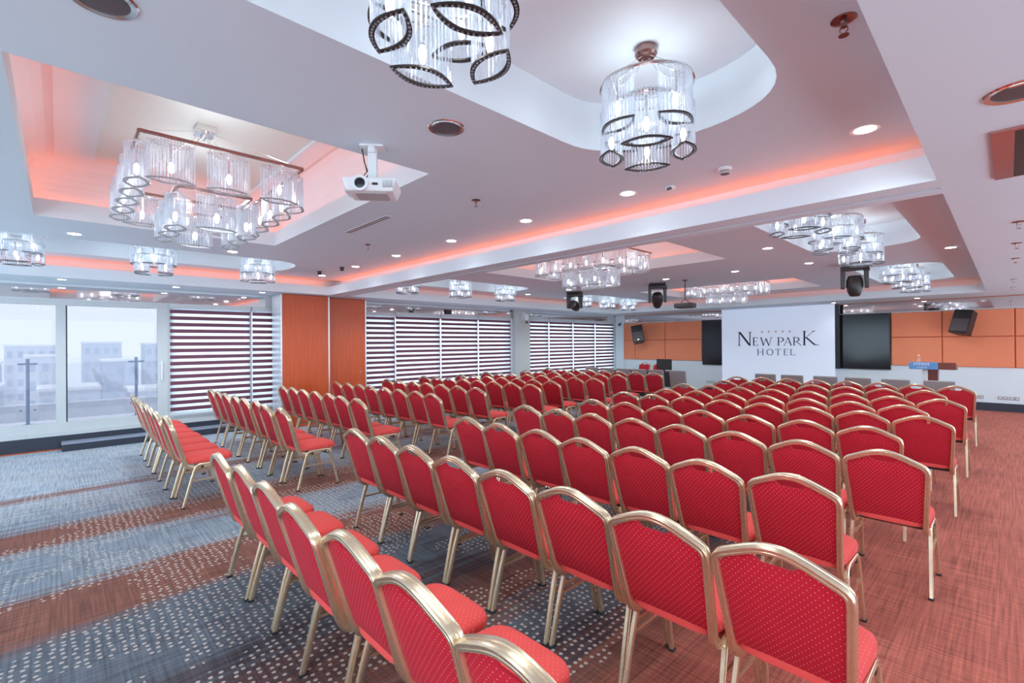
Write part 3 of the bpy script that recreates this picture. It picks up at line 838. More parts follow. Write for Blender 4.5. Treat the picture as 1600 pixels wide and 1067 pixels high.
def letter(ch, x0, x1, yt, yb, T, t):
    m = MB(); w = x1 - x0; h = yb - yt; sf = T * 1.9
    if ch == 'N':
        stroke(m, x0 + t, yt, x0 + t, yb, t * 1.3); stroke(m, x1 - t, yt, x1 - t, yb, t * 1.3); stroke(m, x0 + T * .6, yt, x1 - t, yb, T * 1.35)
        serif(m, x0 + t, yb - 2, sf, t * .7); serif(m, x1 - t, yt + 2, sf, t * .7); serif(m, x0 + t, yt + 2, sf * .8, t * .7)
    elif ch == 'E':
        stroke(m, x0 + T / 2, yt, x0 + T / 2, yb, T)
        for yy, ww in ((yt + 2, w), (yt + h * .48, w * .8), (yb - 2, w)): stroke(m, x0, yy, x0 + ww, yy, t * .8)
        stroke(m, x1 - t * .4, yt, x1 - t * .4, yt + h * .2, t * .7); stroke(m, x1 - t * .2, yb - h * .22, x1 - t * .2, yb, t * .7)
    elif ch == 'W':
        q = w / 4
        stroke(m, x0 + T, yt, x0 + q + T * .6, yb, T); stroke(m, x0 + q + T * .6, yb, x0 + 2 * q, yt + h * .1, t); stroke(m, x0 + 2 * q, yt + h * .1, x0 + 3 * q, yb, T); stroke(m, x0 + 3 * q, yb, x1 - t, yt, t)
        serif(m, x0 + T, yt + 2, sf, t * .7); serif(m, x1 - t, yt + 2, sf, t * .7)
    elif ch in 'PR':
        stroke(m, x0 + T / 2 + 4, yt, x0 + T / 2 + 4, yb, T); serif(m, x0 + T / 2 + 4, yb - 2, sf, t * .7); serif(m, x0 + T / 2, yt + 2, sf, t * .7)
        bw = w if ch == 'P' else w * .66
        arc(m, x0 + T + bw * .35, yt + h * .28, bw * .62 - T * .2, h * .28, -90, 90, t * .8, T)
        stroke(m, x0 + T, yt + h * .56, x0 + T + bw * .36, yt + h * .56 - 3, t * .7); stroke(m, x0 + T, yt + 2, x0 + T + bw * .36, yt + 2, t * .7)
        if ch == 'R': stroke(m, x0 + T + bw * .35, yt + h * .55, x1 - T * .3, yb, T)
    elif ch == 'A':
        xm = x0 + w * .52
        stroke(m, xm, yt, x0 + t, yb, t); stroke(m, xm, yt, x1 - T * .5, yb, T); stroke(m, x0 + w * .26, yt + h * .64, x1 - w * .26, yt + h * .64, t * .7)
        serif(m, x0 + t, yb - 2, sf * .8, t * .7); serif(m, x1 - T * .5, yb - 2, sf, t * .7)
    elif ch == 'K':
        stroke(m, x0 + T, yt, x0 + T, yb, T); serif(m, x0 + T, yt + 2, sf, t * .7); serif(m, x0 + T, yb - 2, sf, t * .7)
        stroke(m, x0 + T * 1.4, yt + h * .5, x1 - w * .32, yt, t); serif(m, x1 - w * .32, yt + 2, sf, t * .7)
        stroke(m, x0 + T * 1.9, yt + h * .44, x1 - w * .22, yb - 2, T * 1.3); stroke(m, x1 - w * .25, yb - 4, x1, yb - 6, t * .8)
    elif ch == 'H':
        stroke(m, x0 + T / 2, yt, x0 + T / 2, yb, T); stroke(m, x1 - T / 2, yt, x1 - T / 2, yb, T); stroke(m, x0, yt + h * .48, x1, yt + h * .48, t * .8)
        for xx in (x0 + T / 2, x1 - T / 2): serif(m, xx, yt + 2, sf, t * .7); serif(m, xx, yb - 2, sf, t * .7)
    elif ch == 'O':
        arc(m, (x0 + x1) / 2, (yt + yb) / 2, w / 2, h / 2 + 1, 0, 360, t * .9, T, 30)
    elif ch == 'T':
        xm = (x0 + x1) / 2
        stroke(m, xm, yt, xm, yb, T); stroke(m, x0, yt + 3, x1, yt + 3, t * .9); serif(m, xm, yb - 2, sf, t * .7)
        stroke(m, x0 + 3, yt, x0 + 3, yt + h * .2, t * .7); stroke(m, x1 - 3, yt, x1 - 3, yt + h * .2, t * .7)
    elif ch == 'L':
        stroke(m, x0 + T / 2, yt, x0 + T / 2, yb, T); serif(m, x0 + T / 2, yt + 2, sf, t * .7); stroke(m, x0, yb - 3, x1, yb - 3, t * .9); stroke(m, x1 - 3, yb - h * .22, x1 - 3, yb, t * .7)
    return m
sheet = [c for c in sc.children if c.name.startswith('screen_sheet')][0]
for ch, a, b_, yt, yb in (('N', 225, 405, 272, 470), ('E', 440, 510, 350, 470), ('W', 538, 716, 350, 470), ('P', 800, 882, 348, 468), ('A', 890, 1008, 346, 467), ('R', 1030, 1152, 344, 466), ('K', 1168, 1405, 255, 464)):
    big = ch in 'NK'
    letter(ch, a, b_, yt, yb, 25 if big else 17, 11 if big else 8).build('letter', 'ink_navy', sheet)
for ch, a, b_ in (('H', 505, 590), ('O', 635, 737), ('T', 762, 850), ('E', 892, 950), ('L', 988, 1060)):
    letter(ch, a, b_, 520, 612, 14, 7).build('letter', 'ink_grey', sheet)
for u, v in ((570, 268), (670, 266), (772, 264), (876, 262), (978, 262)):
    m = MB(); pts = [zp(u, v)]
    for k in range(10):
        rr = 23 if k % 2 == 0 else 10; a = -PI / 2 + k * PI / 5
        pts.append(zp(u + rr * math.cos(a), v + rr * math.sin(a)))
    m.add(pts, [(0, k + 1, (k + 1) % 10 + 1) for k in range(10)])
    m.build('star', 'star_gold', sheet)

# black glass displays on the front wall
for x0, x1, lab in ((-7.07, -6.36, 'glossy black glass display panel on the window side of the screen'), (-3.30, -2.10, 'glossy black glass display panel on the lectern side of the screen')):
    d = empty('wall_display', ((x0 + x1) / 2, YF - .05, .88)); hw = (x1 - x0) / 2
    MB().box(-hw, hw, 0, .05, 0, 1.48).build('bezel', 'black_plastic', d, bevel=.004)
    MB().box(-hw + .02, hw - .02, -.004, 0.001, .02, 1.46).build('glass_front', 'black_glass', d)
    tag(d, lab, 'display', 'front wall displays')

# ------------------------------------------------------------------ loudspeakers
def speaker(x, z, yaw, pitch, roll, lab, k=1.0):
    s = empty('loudspeaker', (x, 15.18, z))
    s.rotation_euler = (pitch, roll, yaw); s.scale = (k, k, k)
    m = MB(); w0, w1, d, h = .18, .13, .30, .28
    m.add([(-w0, -.15, -h), (w0, -.15, -h), (w1, .15, -h), (-w1, .15, -h), (-w0, -.15, h), (w0, -.15, h), (w1, .15, h), (-w1, .15, h)],
          [(0, 3, 2, 1), (4, 5, 6, 7), (0, 1, 5, 4), (1, 2, 6, 5), (2, 3, 7, 6), (3, 0, 4, 7)])
    m.build('cabinet', 'black_plastic', s, bevel=.018)
    MB().box(-.155, .155, -.158, -.1495, -.24, .06).build('grille', 'grille_dark', s, bevel=.006)
    MB().lathe([(0, -.008), (.045, -.008), (.13, .004)], 24, (0, -.152, .15), 'y').build('horn', 'black_plastic', s, smooth=True)
    MB().box(-.025, .025, -.162, -.157, -.215, -.195).build('badge', 'red_gloss', s)
    MB().bar((0, .14, 0), (0, .36, .03), .05, .05).build('bracket', 'bracket_dark', s)
    tag(s, lab, 'loudspeaker', 'tilted wall loudspeakers')
speaker(-9.28, 1.92, math.radians(30), math.radians(-14), math.radians(-9), 'black wall loudspeaker tilted down on the panels near the windows', 1.12)
speaker(-0.70, 2.04, math.radians(-24), math.radians(-16), math.radians(6), 'black wall loudspeaker tilted down above the lectern')

# ------------------------------------------------------------------ crystal chandeliers
def shade_meshes(a=.120, b=.058, h=.25, n=14):
    def pt(t, s, k=1.0): return (a * t * (1 + (k - 1) * .5), s * b * (1 - t * t) * k)
    m = MB(); r = .0047
    pos = []
    for s in (1, -1):
        for k in range(n):
            t = -1 + 2 * (k + (0.0 if s > 0 else 1.0)) / n
            t = -1 + 2 * k / (n - 1) if s > 0 else -1 + 2 * (k + 1) / (n + 1)
            pos.append(pt(t, s))
    for x, y in pos:
        m.add([(x + r * math.cos(PI / 3 * i), y + r * math.sin(PI / 3 * i), z) for z in (-.004, h + .004) for i in range(6)],
              [(5, 4, 3, 2, 1, 0), (6, 7, 8, 9, 10, 11)] + [(i, (i + 1) % 6, 6 + (i + 1) % 6, 6 + i) for i in range(6)])
    rods = m.mesh('shade', 'crystal_rod', smooth=True)
    rm = MB(); q = 14
    outl = [(-a + 2 * a * i / q, 1) for i in range(q)] + [(a - 2 * a * i / q, -1) for i in range(q)]
    def ring(kx, ky): return [((x) * kx, s * b * (1 - (x / a) ** 2) * ky) for x, s in outl]
    o_, i_ = ring(1.08, 1.16), ring(.94, .81); L = len(outl)
    vs_ = [(x, y, z) for z in (0, .007) for R_ in (o_, i_) for x, y in R_]
    fs_ = []
    for k in range(L):
        l = (k + 1) % L
        fs_ += [(k, l, L + l, L + k), (2 * L + k, 3 * L + k, 3 * L + l, 2 * L + l), (k, 2 * L + k, 2 * L + l, l), (L + k, L + l, 3 * L + l, 3 * L + k)]
    rm.add(vs_, fs_)
    rim = rm.mesh('rim', 'bead_metal'); rim2 = rm.mesh('rim', 'bead_pale')
    bu = MB().lathe([(0, .05), (.010, .06), (.016, .085), (.016, .105), (.008, .125), (0, .13)], 10).mesh('bulb', 'bulb_glow', smooth=True)
    so = MB().lathe([(.009, .13), (.009, h - .01), (0.0, h - .01)], 8).mesh('lamp_holder', 'chrome', smooth=True)
    m3 = MB(); m3.add([(x, y, z) for z in (0, .004) for R_ in (ring(1.03, 1.05), ring(.97, .93)) for x, y in R_], fs_)
    m3.bar((-a, 0, .003), (a, 0, .003), .012, .005)
    return rods, rim, bu, so, h, m3.mesh('top_plate', 'chrome'), rim2
SH = shade_meshes()
def add_shade(parent, loc, rz, k=1.0, rim=1):
    s = link('shade', SH[0], parent, loc, rz); s['kind'] = 'stuff'; s.scale = (k, k, k if k == 1 else 1.06)
    link('rim', SH[rim], s, (0, 0, 0)); link('top_plate', SH[5], s, (0, 0, SH[4] - .008))
    link('bulb', SH[2], s); link('lamp_holder', SH[3], s)
    return s
def lamp(parent, loc, watts, rad):
    ld = bpy.data.lights.new('lamp_light', 'POINT'); ld.energy = watts * LAMP; ld.color = (0.80, .94, 1.0); ld.shadow_soft_size = rad
    o = bpy.data.objects.new('lamp_light', ld); col.objects.link(o); o.parent = parent; o.location = loc
def spot(parent, loc, watts, rad, deg=160, blend=.5):
    ld = bpy.data.lights.new('lamp_light', 'SPOT'); ld.energy = watts * LAMP; ld.color = (0.80, .94, 1.0); ld.shadow_soft_size = rad
    ld.spot_size = math.radians(deg); ld.spot_blend = blend
    o = bpy.data.objects.new('lamp_light', ld); col.objects.link(o); o.parent = parent; o.location = loc
def ring_pts(r, z, n=40): return [(r * math.cos(2 * PI * i / n), r * math.sin(2 * PI * i / n), z) for i in range(n)]
def make_ring_chandelier():
    c = empty('ring_chandelier')           # origin at the recess ceiling, z measured down from OVT
    MB().lathe([(0, 0), (.055, 0), (.06, -.01), (.06, -.04), (.05, -.052), (0, -.052)], 20).build('canopy', 'brown_chrome', c, smooth=True)
    zt = 3.05 - OVT
    MB().tube(ring_pts(.245, zt), .009, 6, closed=True).build('ring_rail', 'chrome', c, smooth=True)
    MB().tube(ring_pts(.20, 2.935 - OVT), .007, 6, closed=True).build('ring_rail', 'chrome', c, smooth=True)
    for k in range(4):
        a = k * PI / 2 + PI / 4
        MB().tube([(.02 * math.cos(a), .02 * math.sin(a), -.05), (.245 * math.cos(a), .245 * math.sin(a), zt)], .0022, 5).build('wire', 'chrome', c)
        MB().tube([(.245 * math.cos(a), .245 * math.sin(a), zt), (.20 * math.cos(a), .20 * math.sin(a), 2.935 - OVT)], .005, 5).build('strut', 'chrome', c)
    for k in range(4):
        a = k * PI / 2 + PI / 4
        add_shade(c, (.205 * math.cos(a), .205 * math.sin(a), 2.795 - OVT), a + PI / 2)
        a += PI / 4
        add_shade(c, (.190 * math.cos(a), .190 * math.sin(a), 2.675 - OVT), a + PI / 2)
    return c
rc0 = None
names = [('by the glass door', 'over the rear seats'), ('before the white column', 'past the partition beam'), ('by the front corner', 'near the loudspeaker and lectern')]
for i in range(3):
    for side in (0, 1):
        xc = (OVX[side][0] + OVX[side][1]) / 2
        for k, y in enumerate((OVC[i] - 1.36, OVC[i], OVC[i] + 1.36)):
            if i == 2: y = OVC[i] + (k - 1) * 1.16
            if rc0 is None: c = rc0 = make_ring_chandelier()
            else: c = copy_tree(rc0)
            c.location = (xc, y, OVT)
            c.rotation_euler.z = math.radians(-60 if (i, side, k) == (0, 1, 2) else -11 if (i, side, k) == (0, 1, 1) else (37 * (k + 3 * side + 5 * i)) % 90)
            tag(c, 'crystal ring chandelier, %s oval recess %s, %s the screen' % (('window-side', 'lectern-side')[side], names[i][side], ('farthest from', 'middle one facing', 'nearest to')[k]), 'chandelier', 'crystal ring chandeliers in oval recesses')
            lamp(c, (0, 0, 2.98 - OVT), 1.5, .06); spot(c, (0, 0, 2.655 - OVT), 18, .12)

def make_rect_chandelier():
    c = empty('rectangular_chandelier')    # origin at the tray ceiling centre
    m = MB(); m.box(-.10, .10, -.07, .07, -.06, 0)
    for x in (-.06, 0, .06): m.lathe([(0, -.09), (.02, -.09), (.02, -.06)], 10, (x, 0, 0))
    m.build('canopy', 'chrome', c, bevel=.004)
    def frame(hx, hy, z):
        for a, b in (((-hx, -hy), (hx, -hy)), ((hx, -hy), (hx, hy)), ((hx, hy), (-hx, hy)), ((-hx, hy), (-hx, -hy))):
            MB().bar((a[0], a[1], z), (b[0], b[1], z), .018, .022).build('frame_bar', 'brown_chrome', c)
    zo, zi = 3.10 - RCT, 2.885 - RCT
    HX, HY, hx, hy = .825, .535, .425, .255
    frame(HX, HY, zo); frame(hx, hy, zi)
    for sx in (-1, 1):
        for sy in (-1, 1):
            MB().tube([(sx * .08, sy * .05, -.07), (sx * HX, sy * HY, zo)], .0025, 5).build('wire', 'chrome', c)
            MB().tube([(sx * .05, sy * .03, -.07), (sx * hx, sy * hy, zi)], .0025, 5).build('wire', 'chrome', c)
    for s in (-1, 1):
        for k in range(3): add_shade(c, (s * (HX - .01), (k - 1) * .355, zo - .305), PI / 2, 1.14, 6)
        for k in range(5): add_shade(c, ((k - 2) * .315, s * (HY - .005), zo - .305), 0, 1.14, 6)
        for k in range(1): add_shade(c, (s * hx, 0, zi - .305), PI / 2, 1.14, 6)
        for k in range(3): add_shade(c, ((k - 1) * .27, s * hy, zi - .305), 0, 1.14, 6)
    for x in (-.45, .45):
        lamp(c, (x, 0, zo + .02), 4.0, .10); spot(c, (x, 0, zi - .33), 24, .15)
    return c
rr0 = None
for i, (y0, y1) in enumerate(RECTS):
    if rr0 is None: c = rr0 = make_rect_chandelier()
    else: c = copy_tree(rr0)
    c.location = ((RX0 + RX1) / 2, (y0 + y1) / 2 - .01, RCT)
    tag(c, 'two-tier rectangular crystal chandelier in the tray %s' % ('beside the white projector', 'just past the partition beam', 'closest to the projection screen')[i], 'chandelier', 'rectangular crystal chandeliers')

# ------------------------------------------------------------------ ceiling fittings
dl_ring = MB().lathe([(.058, .004), (.058, -.001), (.078, -.004), (.082, .001)], 28).mesh('trim_ring', 'white_plastic', smooth=True)
dl_disc = MB().lathe([(0, -.002), (.058, -.002)], 28).mesh('diffuser', 'downlight_glow')
def downlight(x, y, z, lab, sc_=1.0):
    d = empty('downlight', (x, y, z)); d.scale = (sc_, sc_, 1)
    link('trim_ring', dl_ring, d); link('diffuser', dl_disc, d)
    spot(d, (0, 0, -.02), 9, .05, 130, .8)
    tag(d, lab, 'downlight', 'recessed round downlights')
for k, x in enumerate((-8.96, -7.56, -6.23, -4.87, -3.54, -2.29, -0.60)):
    downlight(x, 3.60, MZ, 'recessed round downlight in the row before the partition beam, %s from the windows' % ORD[k])
for k, x in enumerate((-8.9, -7.48, -6.30, -4.89, -3.50, -2.30, -0.55)):
    downlight(x, 9.1, MZ, 'recessed round downlight in the row between the front trays, %s from the windows' % ORD[k])
downlight(-2.32, 7.19, MZ, 'recessed round downlight between tray and oval recess past the beam')
for k, y in enumerate((0.13, 1.75)):
    downlight(-7.46, y, MZ, 'recessed round downlight between rectangular tray and window oval, %s the beam' % ('farther from', 'nearer')[k])
for k, (x, y) in enumerate(((-9.78, .03), (-9.85, 1.45), (-9.85, 2.81))):
    downlight(x, y, S, 'recessed downlight in the low soffit above the blinds, %s from the beam' % ORD[2 - k], .8)
for k, (x, y) in enumerate(((-3.2, 14.9), (-1.5, 14.9))):
    downlight(x, y, S, 'recessed downlight in the front soffit %s' % ('beside the projection screen', 'over the lectern')[k], .8)

def ceil_speaker(x, y, z, lab):
    d = empty('ceiling_speaker', (x, y, z))
    MB().lathe([(.085, .003), (.085, -.004), (.105, -.007), (.112, .001)], 32).build('rim_ring', 'chrome', d, smooth=True)
    MB().lathe([(0, -.002), (.06, -.0045), (.087, -.002)], 32).build('grille', 'grille_dark', d, smooth=True)
    MB().box(-.03, .03, -.086, -.07, -.006, -.004).build('badge', 'chrome', d)
    tag(d, lab, 'speaker', 'round ceiling loudspeakers')
ceil_speaker(-2.33, 1.69, MZ, 'round dark ceiling loudspeaker between white projector and oval recess')
ceil_speaker(-2.34, 0.12, MZ, 'round dark ceiling loudspeaker beyond the rectangular tray corner')
ceil_speaker(0.04, 2.80, S, 'round dark ceiling loudspeaker in the low right-hand soffit')

def sprinkler(x, y, z, lab, sc_=1.0):
    d = empty('sprinkler', (x, y, z)); d.scale = (sc_,) * 3
    MB().lathe([(0, .001), (.042, .001), (.042, -.004), (.030, -.009), (.012, -.009), (.010, -.03), (0, -.03)], 20).build('rose', 'brown_chrome', d, smooth=True)
    MB().tube([(-.010, 0, -.028), (-.013, 0, -.042), (0, 0, -.058)], .0025, 5).tube([(.010, 0, -.028), (.013, 0, -.042), (0, 0, -.058)], .0025, 5).build('yoke', 'brown_chrome', d)
    MB().lathe([(0, -.058), (.017, -.058), (.017, -.061), (0, -.061)], 14).build('deflector', 'brown_chrome', d)
    tag(d, lab, 'sprinkler', 'ceiling fire sprinklers')
sprinkler(-0.45, 2.30, MZ, 'brown metal fire sprinkler beside the edge of the right-hand soffit', 1.1)
sprinkler(-3.33, 2.74, MZ, 'small fire sprinkler between the partition beam and the white projector')
sprinkler(-5.77, 2.92, MZ, 'small fire sprinkler beyond the air slot')
for k, y in enumerate((5.9, 7.2, 8.54, 11.5, 13.2)):
    sprinkler(0.07, y, S, 'small fire sprinkler on the right-hand soffit, %s past the beam' % ORD[k])

def detector(x, y, z, lab):
    d = empty('smoke_detector', (x, y, z))
    MB().lathe([(0, 0), (.05, 0), (.05, -.012), (.042, -.02), (0, -.02)], 24).build('mount', 'white_plastic', d, smooth=True)
    MB().lathe([(.033, -.02), (.033, -.026), (.036, -.03), (.030, -.045), (0, -.048)], 24).build('chamber', 'grille_dark', d, smooth=True)
    for k in range(3): MB().lathe([(.034, -.024 - k * .007), (.037, -.0265 - k * .007), (.034, -.029 - k * .007)], 24).build('louvre', 'white_plastic', d)
    tag(d, lab, 'smoke detector', 'ceiling detectors')
detector(-1.46, 3.62, MZ, 'round white smoke detector beside the orange cove light')
d = empty('motion_sensor', (-1.94, 3.70, MZ))
MB().box(-.035, .035, -.025, .025, -.03, 0).build('housing', 'white_plastic', d, bevel=.006)
MB().box(-.022, .022, -.0265, -.018, -.036, -.012).build('lens', 'grille_dark', d, bevel=.003)
tag(d, 'small white box sensor on the ceiling before the beam', 'sensor')
for k, (x, y) in enumerate(((-8.45, 3.35), (-7.75, 3.45))):
    d = empty('ceiling_spotlight', (x, y, MZ))
    MB().lathe([(0, 0), (.04, 0), (.04, -.012), (0, -.012)], 16).build('base_plate', 'bracket_dark', d)
    MB().lathe([(0, -.012), (.028, -.012), (.034, -.06), (.026, -.062), (0, -.05)], 16).build('spot_head', 'bracket_dark', d, smooth=True)
    tag(d, 'tiny dark ceiling spot in the corner by the partition, %s the windows' % ('nearer', 'farther from')[k], 'spotlight', 'tiny dark ceiling spots')

d = empty('air_slot', (-4.83, 2.43, MZ))
MB().box(-.50, .50, -.038, .038, -.004, .004).build('slot_frame', 'white_plastic', d)
for y in (-.018, .018): MB().box(-.475, .475, y - .008, y + .008, -.0055, .0).build('slot', 'black_plastic', d)
tag(d, 'narrow double-slot air diffuser in the ceiling beside the rectangular tray', 'air vent')

# recessed glossy hatch in the right soffit next to the beam
hx = empty('ceiling_hatch', (0.55, 3.74, S))
MB().box(-.60, .6, -.49, -.46, -.012, .001).box(-.60, -.52, -.46, .47, -.012, .001).build('hatch_frame', 'red_gloss', hx)
MB().box(-.52, -.46, -.46, .47, -.010, -.001).build('gasket', 'black_plastic', hx)
MB().box(-.46, .6, -.46, .30, -.008, -.001).build('hatch_leaf', 'red_gloss', hx, bevel=.003)
MB().box(-.46, .6, .31, .47, -.008, -.001).build('hatch_leaf', 'red_gloss', hx, bevel=.003)
tag(hx, 'glossy reddish hatch framed in black in the right-hand soffit by the beam', 'hatch')

# white projector
p = empty('ceiling_projector', (-2.89, 1.50, MZ))
MB().box(-.055, .055, -.075, .075, -.012, 0).box(-.05, .05, -.02, .02, -.05, -.012).build('ceiling_plate', 'white_plastic', p, bevel=.003)
MB().box(-.022, .022, -.028, .028, -.235, -.012).build('drop_arm', 'white_plastic', p, bevel=.004)
MB().box(-.05, .05, -.06, .06, -.25, -.232).build('mount_bracket', 'white_plastic', p, bevel=.003)
body = MB().add([(-.14, -.17, -.245), (.14, -.17, -.245), (.14, .17, -.245), (-.14, .17, -.245), (-.115, -.145, -.325), (.115, -.145, -.325), (.115, .145, -.325), (-.115, .145, -.325)],
         [(0, 1, 2, 3), (7, 6, 5, 4), (0, 4, 5, 1), (1, 5, 6, 2), (2, 6, 7, 3), (3, 7, 4, 0)]).build('body', 'white_plastic', p, bevel=.014)
MB().lathe([(.05, -.008), (.05, .012), (.034, .012), (.030, -.006), (0, -.006)], 24, (.133, -.055, -.283), 'x').build('lens', 'white_plastic', p, smooth=True)
MB().lathe([(0, .009), (.02, .008), (.032, .003)], 24, (.135, -.055, -.283), 'x').build('lens_glass', 'black_glass', p, smooth=True)
MB().box(.128, .137, .02, .055, -.292, -.278).build('infrared_window', 'black_plastic', p, bevel=.002)
for k in range(6): MB().box(.126, .138, .085 + k * .012, .090 + k * .012, -.305, -.258).build('vent_rib', 'aluminium', p)
for k in range(7): MB().box(-.09 + k * .022, -.08 + k * .022, -.168, -.158, -.31, -.26).build('vent_rib', 'aluminium', p)
MB().box(-.08, .08, -.10, .10, -.331, -.324).build('underside_plate', 'socket_grey', p, bevel=.003)
MB().tube([(-.02, -.07, -.01), (-.03, -.06, -.09), (-.02, -.03, -.17), (-.04, -.08, -.25)], .004, 6).tube([(.0, -.07, -.01), (.02, -.05, -.10), (-.01, -.04, -.16), (-.02, -.11, -.25)], .0035, 6).build('cable', 'cable_black', p)
p.rotation_euler.z = math.radians(-38)
tag(p, 'white projector hanging from the ceiling by the rectangular tray', 'projector')

# dark projector on a rod
p = empty('rod_projector', (-4.70, 9.55, MZ))
MB().lathe([(0, 0), (.05, 0), (.05, -.015), (0, -.015)], 16).build('ceiling_plate', 'bracket_dark', p)
MB().tube([(0, 0, -.01), (0, 0, -.42)], .011, 8).build('rod', 'bracket_dark', p)
for s in (-1, 1): MB().tube([(0, 0, -.40), (s * .10, 0, -.49)], .008, 6).build('fork', 'bracket_dark', p)
MB().box(-.19, .19, -.15, .15, -.59, -.49).build('body', 'bracket_dark', p, bevel=.02)
MB().lathe([(0, .0), (.045, .0), (.05, -.02)], 20, (-.06, .165, -.54), 'y').build('lens', 'black_glass', p)
MB().box(-.13, .13, -.11, .11, -.597, -.589).build('underside_plate', 'grille_dark', p)
p.rotation_euler.z = math.radians(8)
tag(p, 'dark projector hanging on a thin rod in front of the screen', 'projector')

# moving-head stage lights
def moving_head(x, y, yaw, tilt, lab):
    r = empty('moving_head_light', (x, y, MZ - .001), yaw)
    MB().box(-.15, .15, -.12, .12, -.04, 0).build('base', 'black_plastic', r, bevel=.012)
    r.scale = (1.18, 1.18, 1.18)
    y_ = MB().box(-.165, .165, -.075, .075, -.10, -.04)
    for s in (-1, 1):
        y_.add([(s * .105, -.075, -.10), (s * .165, -.075, -.10), (s * .165, .075, -.10), (s * .105, .075, -.10), (s * .115, -.055, -.36), (s * .165, -.055, -.36), (s * .165, .055, -.36), (s * .115, .055, -.36)],
               [(0, 1, 2, 3), (4, 5, 6, 7), (0, 1, 5, 4), (1, 2, 6, 5), (2, 3, 7, 6), (3, 0, 4, 7)])
    y_.build('yoke', 'dark_metal', r, bevel=.012)
    h = MB().lathe([(0, .13), (.075, .12), (.098, .06), (.102, -.03), (.085, -.11), (.062, -.165), (.055, -.17), (.05, -.155), (0, -.15)], 20)
    h.xform(Matrix.Translation((0, 0, -.30)) @ Matrix.Rotation(tilt, 4, 'X'))
    hd = h.build('head', 'dark_metal', r, smooth=True)
    g = MB().lathe([(0, -.148), (.05, -.150)], 20); g.xform(Matrix.Translation((0, 0, -.30)) @ Matrix.Rotation(tilt, 4, 'X'))
    g.build('lens', 'black_glass', hd)
    tag(r, lab, 'stage light', 'moving-head stage lights')
moving_head(-7.72, 9.62, math.radians(18), math.radians(70), 'black moving-head stage light on the ceiling nearest the windows')
moving_head(-5.38, 9.62, math.radians(30), math.radians(35), 'black moving-head stage light in the ceiling centre beside the dark projector')
moving_head(-1.78, 9.70, math.radians(10), math.radians(0), 'black moving-head stage light on the lectern side of the ceiling')

# white dome camera on the column and a small dark one in the corner
d = empty('dome_camera', (XL + .12, 10.40, 2.12))
MB().box(0, .05, -.07, .07, .22, .46).build('wall_box', 'white_plastic', d, bevel=.008)
MB().lathe([(0, .20), (.085, .20), (.085, .10), (.07, .03), (.0, .0)], 20, (.13, 0, .20)).build('dome_housing', 'white_plastic', d, smooth=True)
MB().box(.03, .14, -.03, .03, .30, .38).build('arm', 'white_plastic', d, bevel=.006)
MB().lathe([(0, -.04), (.03, -.03), (.04, 0), (.03, .03), (0, .04)], 14, (.14, .02, .16)).build('lens_ball', 'grille_dark', d, smooth=True)
tag(d, 'white dome security camera on the pale column between the windows', 'camera')
d = empty('corner_camera', (-10.24, 15.46, 2.32))
MB().lathe([(0, -.05), (.035, -.04), (.05, 0), (.035, .04), (0, .05)], 14).build('lens_ball', 'black_plastic', d, smooth=True)
MB().bar((0, 0, 0), (0, .10, .06), .025, .025).build('bracket', 'bracket_dark', d)
tag(d, 'small black ball camera in the corner beside the last blind', 'camera')

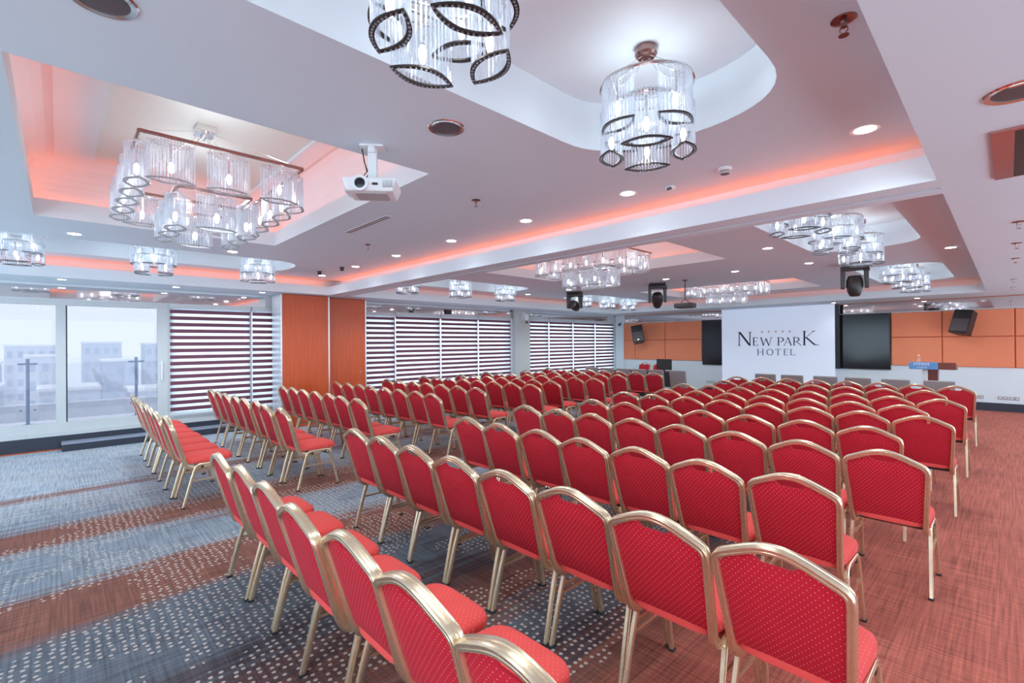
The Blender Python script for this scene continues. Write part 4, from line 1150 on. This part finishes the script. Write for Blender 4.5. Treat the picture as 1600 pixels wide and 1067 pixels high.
# ------------------------------------------------------------------ outdoors
struct(MB().box(-14.2, XL - .3, -12, 30, -.12, .08).build('terrace_floor', 'snow'), 'snow-covered roof terrace outside the glass doors')
struct(MB().box(-14.5, -14.2, -12, 30, -.5, .42).build('terrace_parapet', 'terrace_stone'), 'low pale parapet at the edge of the terrace')
struct(MB().box(-900, -14.5, -700, 900, -14.2, -14).build('snow_field', 'snow'), 'wide snowy ground below the terrace')
for k, y in enumerate((-3.85, -2.15, -.46, 1.24, 2.94, 4.64)):
    q = empty('railing_post', (-13.5, y, .08))
    MB().tube([(0, 0, 0), (0, 0, 1.32)], .028, 8).build('post', 'rail_steel', q, smooth=True)
    MB().bar((0, -.14, 1.22), (0, .14, 1.22), .04, .035).build('clamp_arm', 'rail_steel', q)
    MB().lathe([(0, .02), (.07, .02), (.07, 0)], 12).build('foot_plate', 'rail_steel', q)
    for s in (-1, 1): MB().lathe([(0, .012), (.022, .012), (.022, -.012), (0, -.012)], 10, (.03, s * .10, .30), 'x').build('glass_clip', 'rail_steel', q)
    tag(q, 'slim blue-grey railing post on the terrace, %s from the door handle side' % ORD[5 - k], 'post', 'terrace railing posts')
    if k < 5:
        g = MB().box(-13.512, -13.50, y + .16, y + 1.54, .16, 1.30).build('railing_glass', 'rail_glass')
        tag(g, 'clear glass railing pane on the terrace, %s from the door handle side' % ORD[4 - k], 'glass pane', 'terrace railing panes')
bl = []     # y centre, width, distance, roof height, material, row
rb = random.Random(21)
for row, (D, step, top, y0, y1) in enumerate(((64, 8.5, -6.6, -14, 24), (86, 8.5, -3.9, -16, 28), (112, 9.5, -1.2, -20, 34), (146, 11, 1.4, -26, 44))):
    y = y0
    while y < y1:
        bl.append((y + rb.uniform(-.6, .6), step * rb.uniform(.50, .78), D + rb.uniform(-3, 3), top + rb.uniform(-1.0, 1.1), rb.choice(('hazed_render_a', 'hazed_render_b', 'hazed_render_c')), row)); y += step
for k, (y, w, D, top, mt, row) in enumerate(bl):
    b_ = empty('apartment_block', (-D, y, -14)); hgt = top + 14
    MB().box(-4, 4, -w / 2, w / 2, 0, hgt).build('walls', mt, b_)
    MB().box(-4.2, 4.2, -w / 2 - .2, w / 2 + .2, hgt, hgt + .4).build('roof', 'snow', b_)
    wm = MB(); nz = int(hgt // 3)
    for r_ in range(nz):
        for c_ in range(int(w // 1.6)):
            yy = -w / 2 + .8 + c_ * 1.6
            wm.box(4.0, 4.05, yy - .4, yy + .4, hgt - 2.4 - r_ * 3, hgt - 1.0 - r_ * 3)
    wm.build('windows', 'far_glass', b_)['kind'] = 'stuff'
    if k % 7 == 4: MB().box(-2, 2, -1, .6, hgt + .4, hgt + 1.9).build('stair_tower', mt, b_)
    tag(b_, 'pale hazy apartment block, %s row beyond the railing, %s counting towards the blinds' % (ORD[row], ORD[sum(1 for q in bl[:k] if q[5] == row)]), 'building', 'hazy city blocks outside')
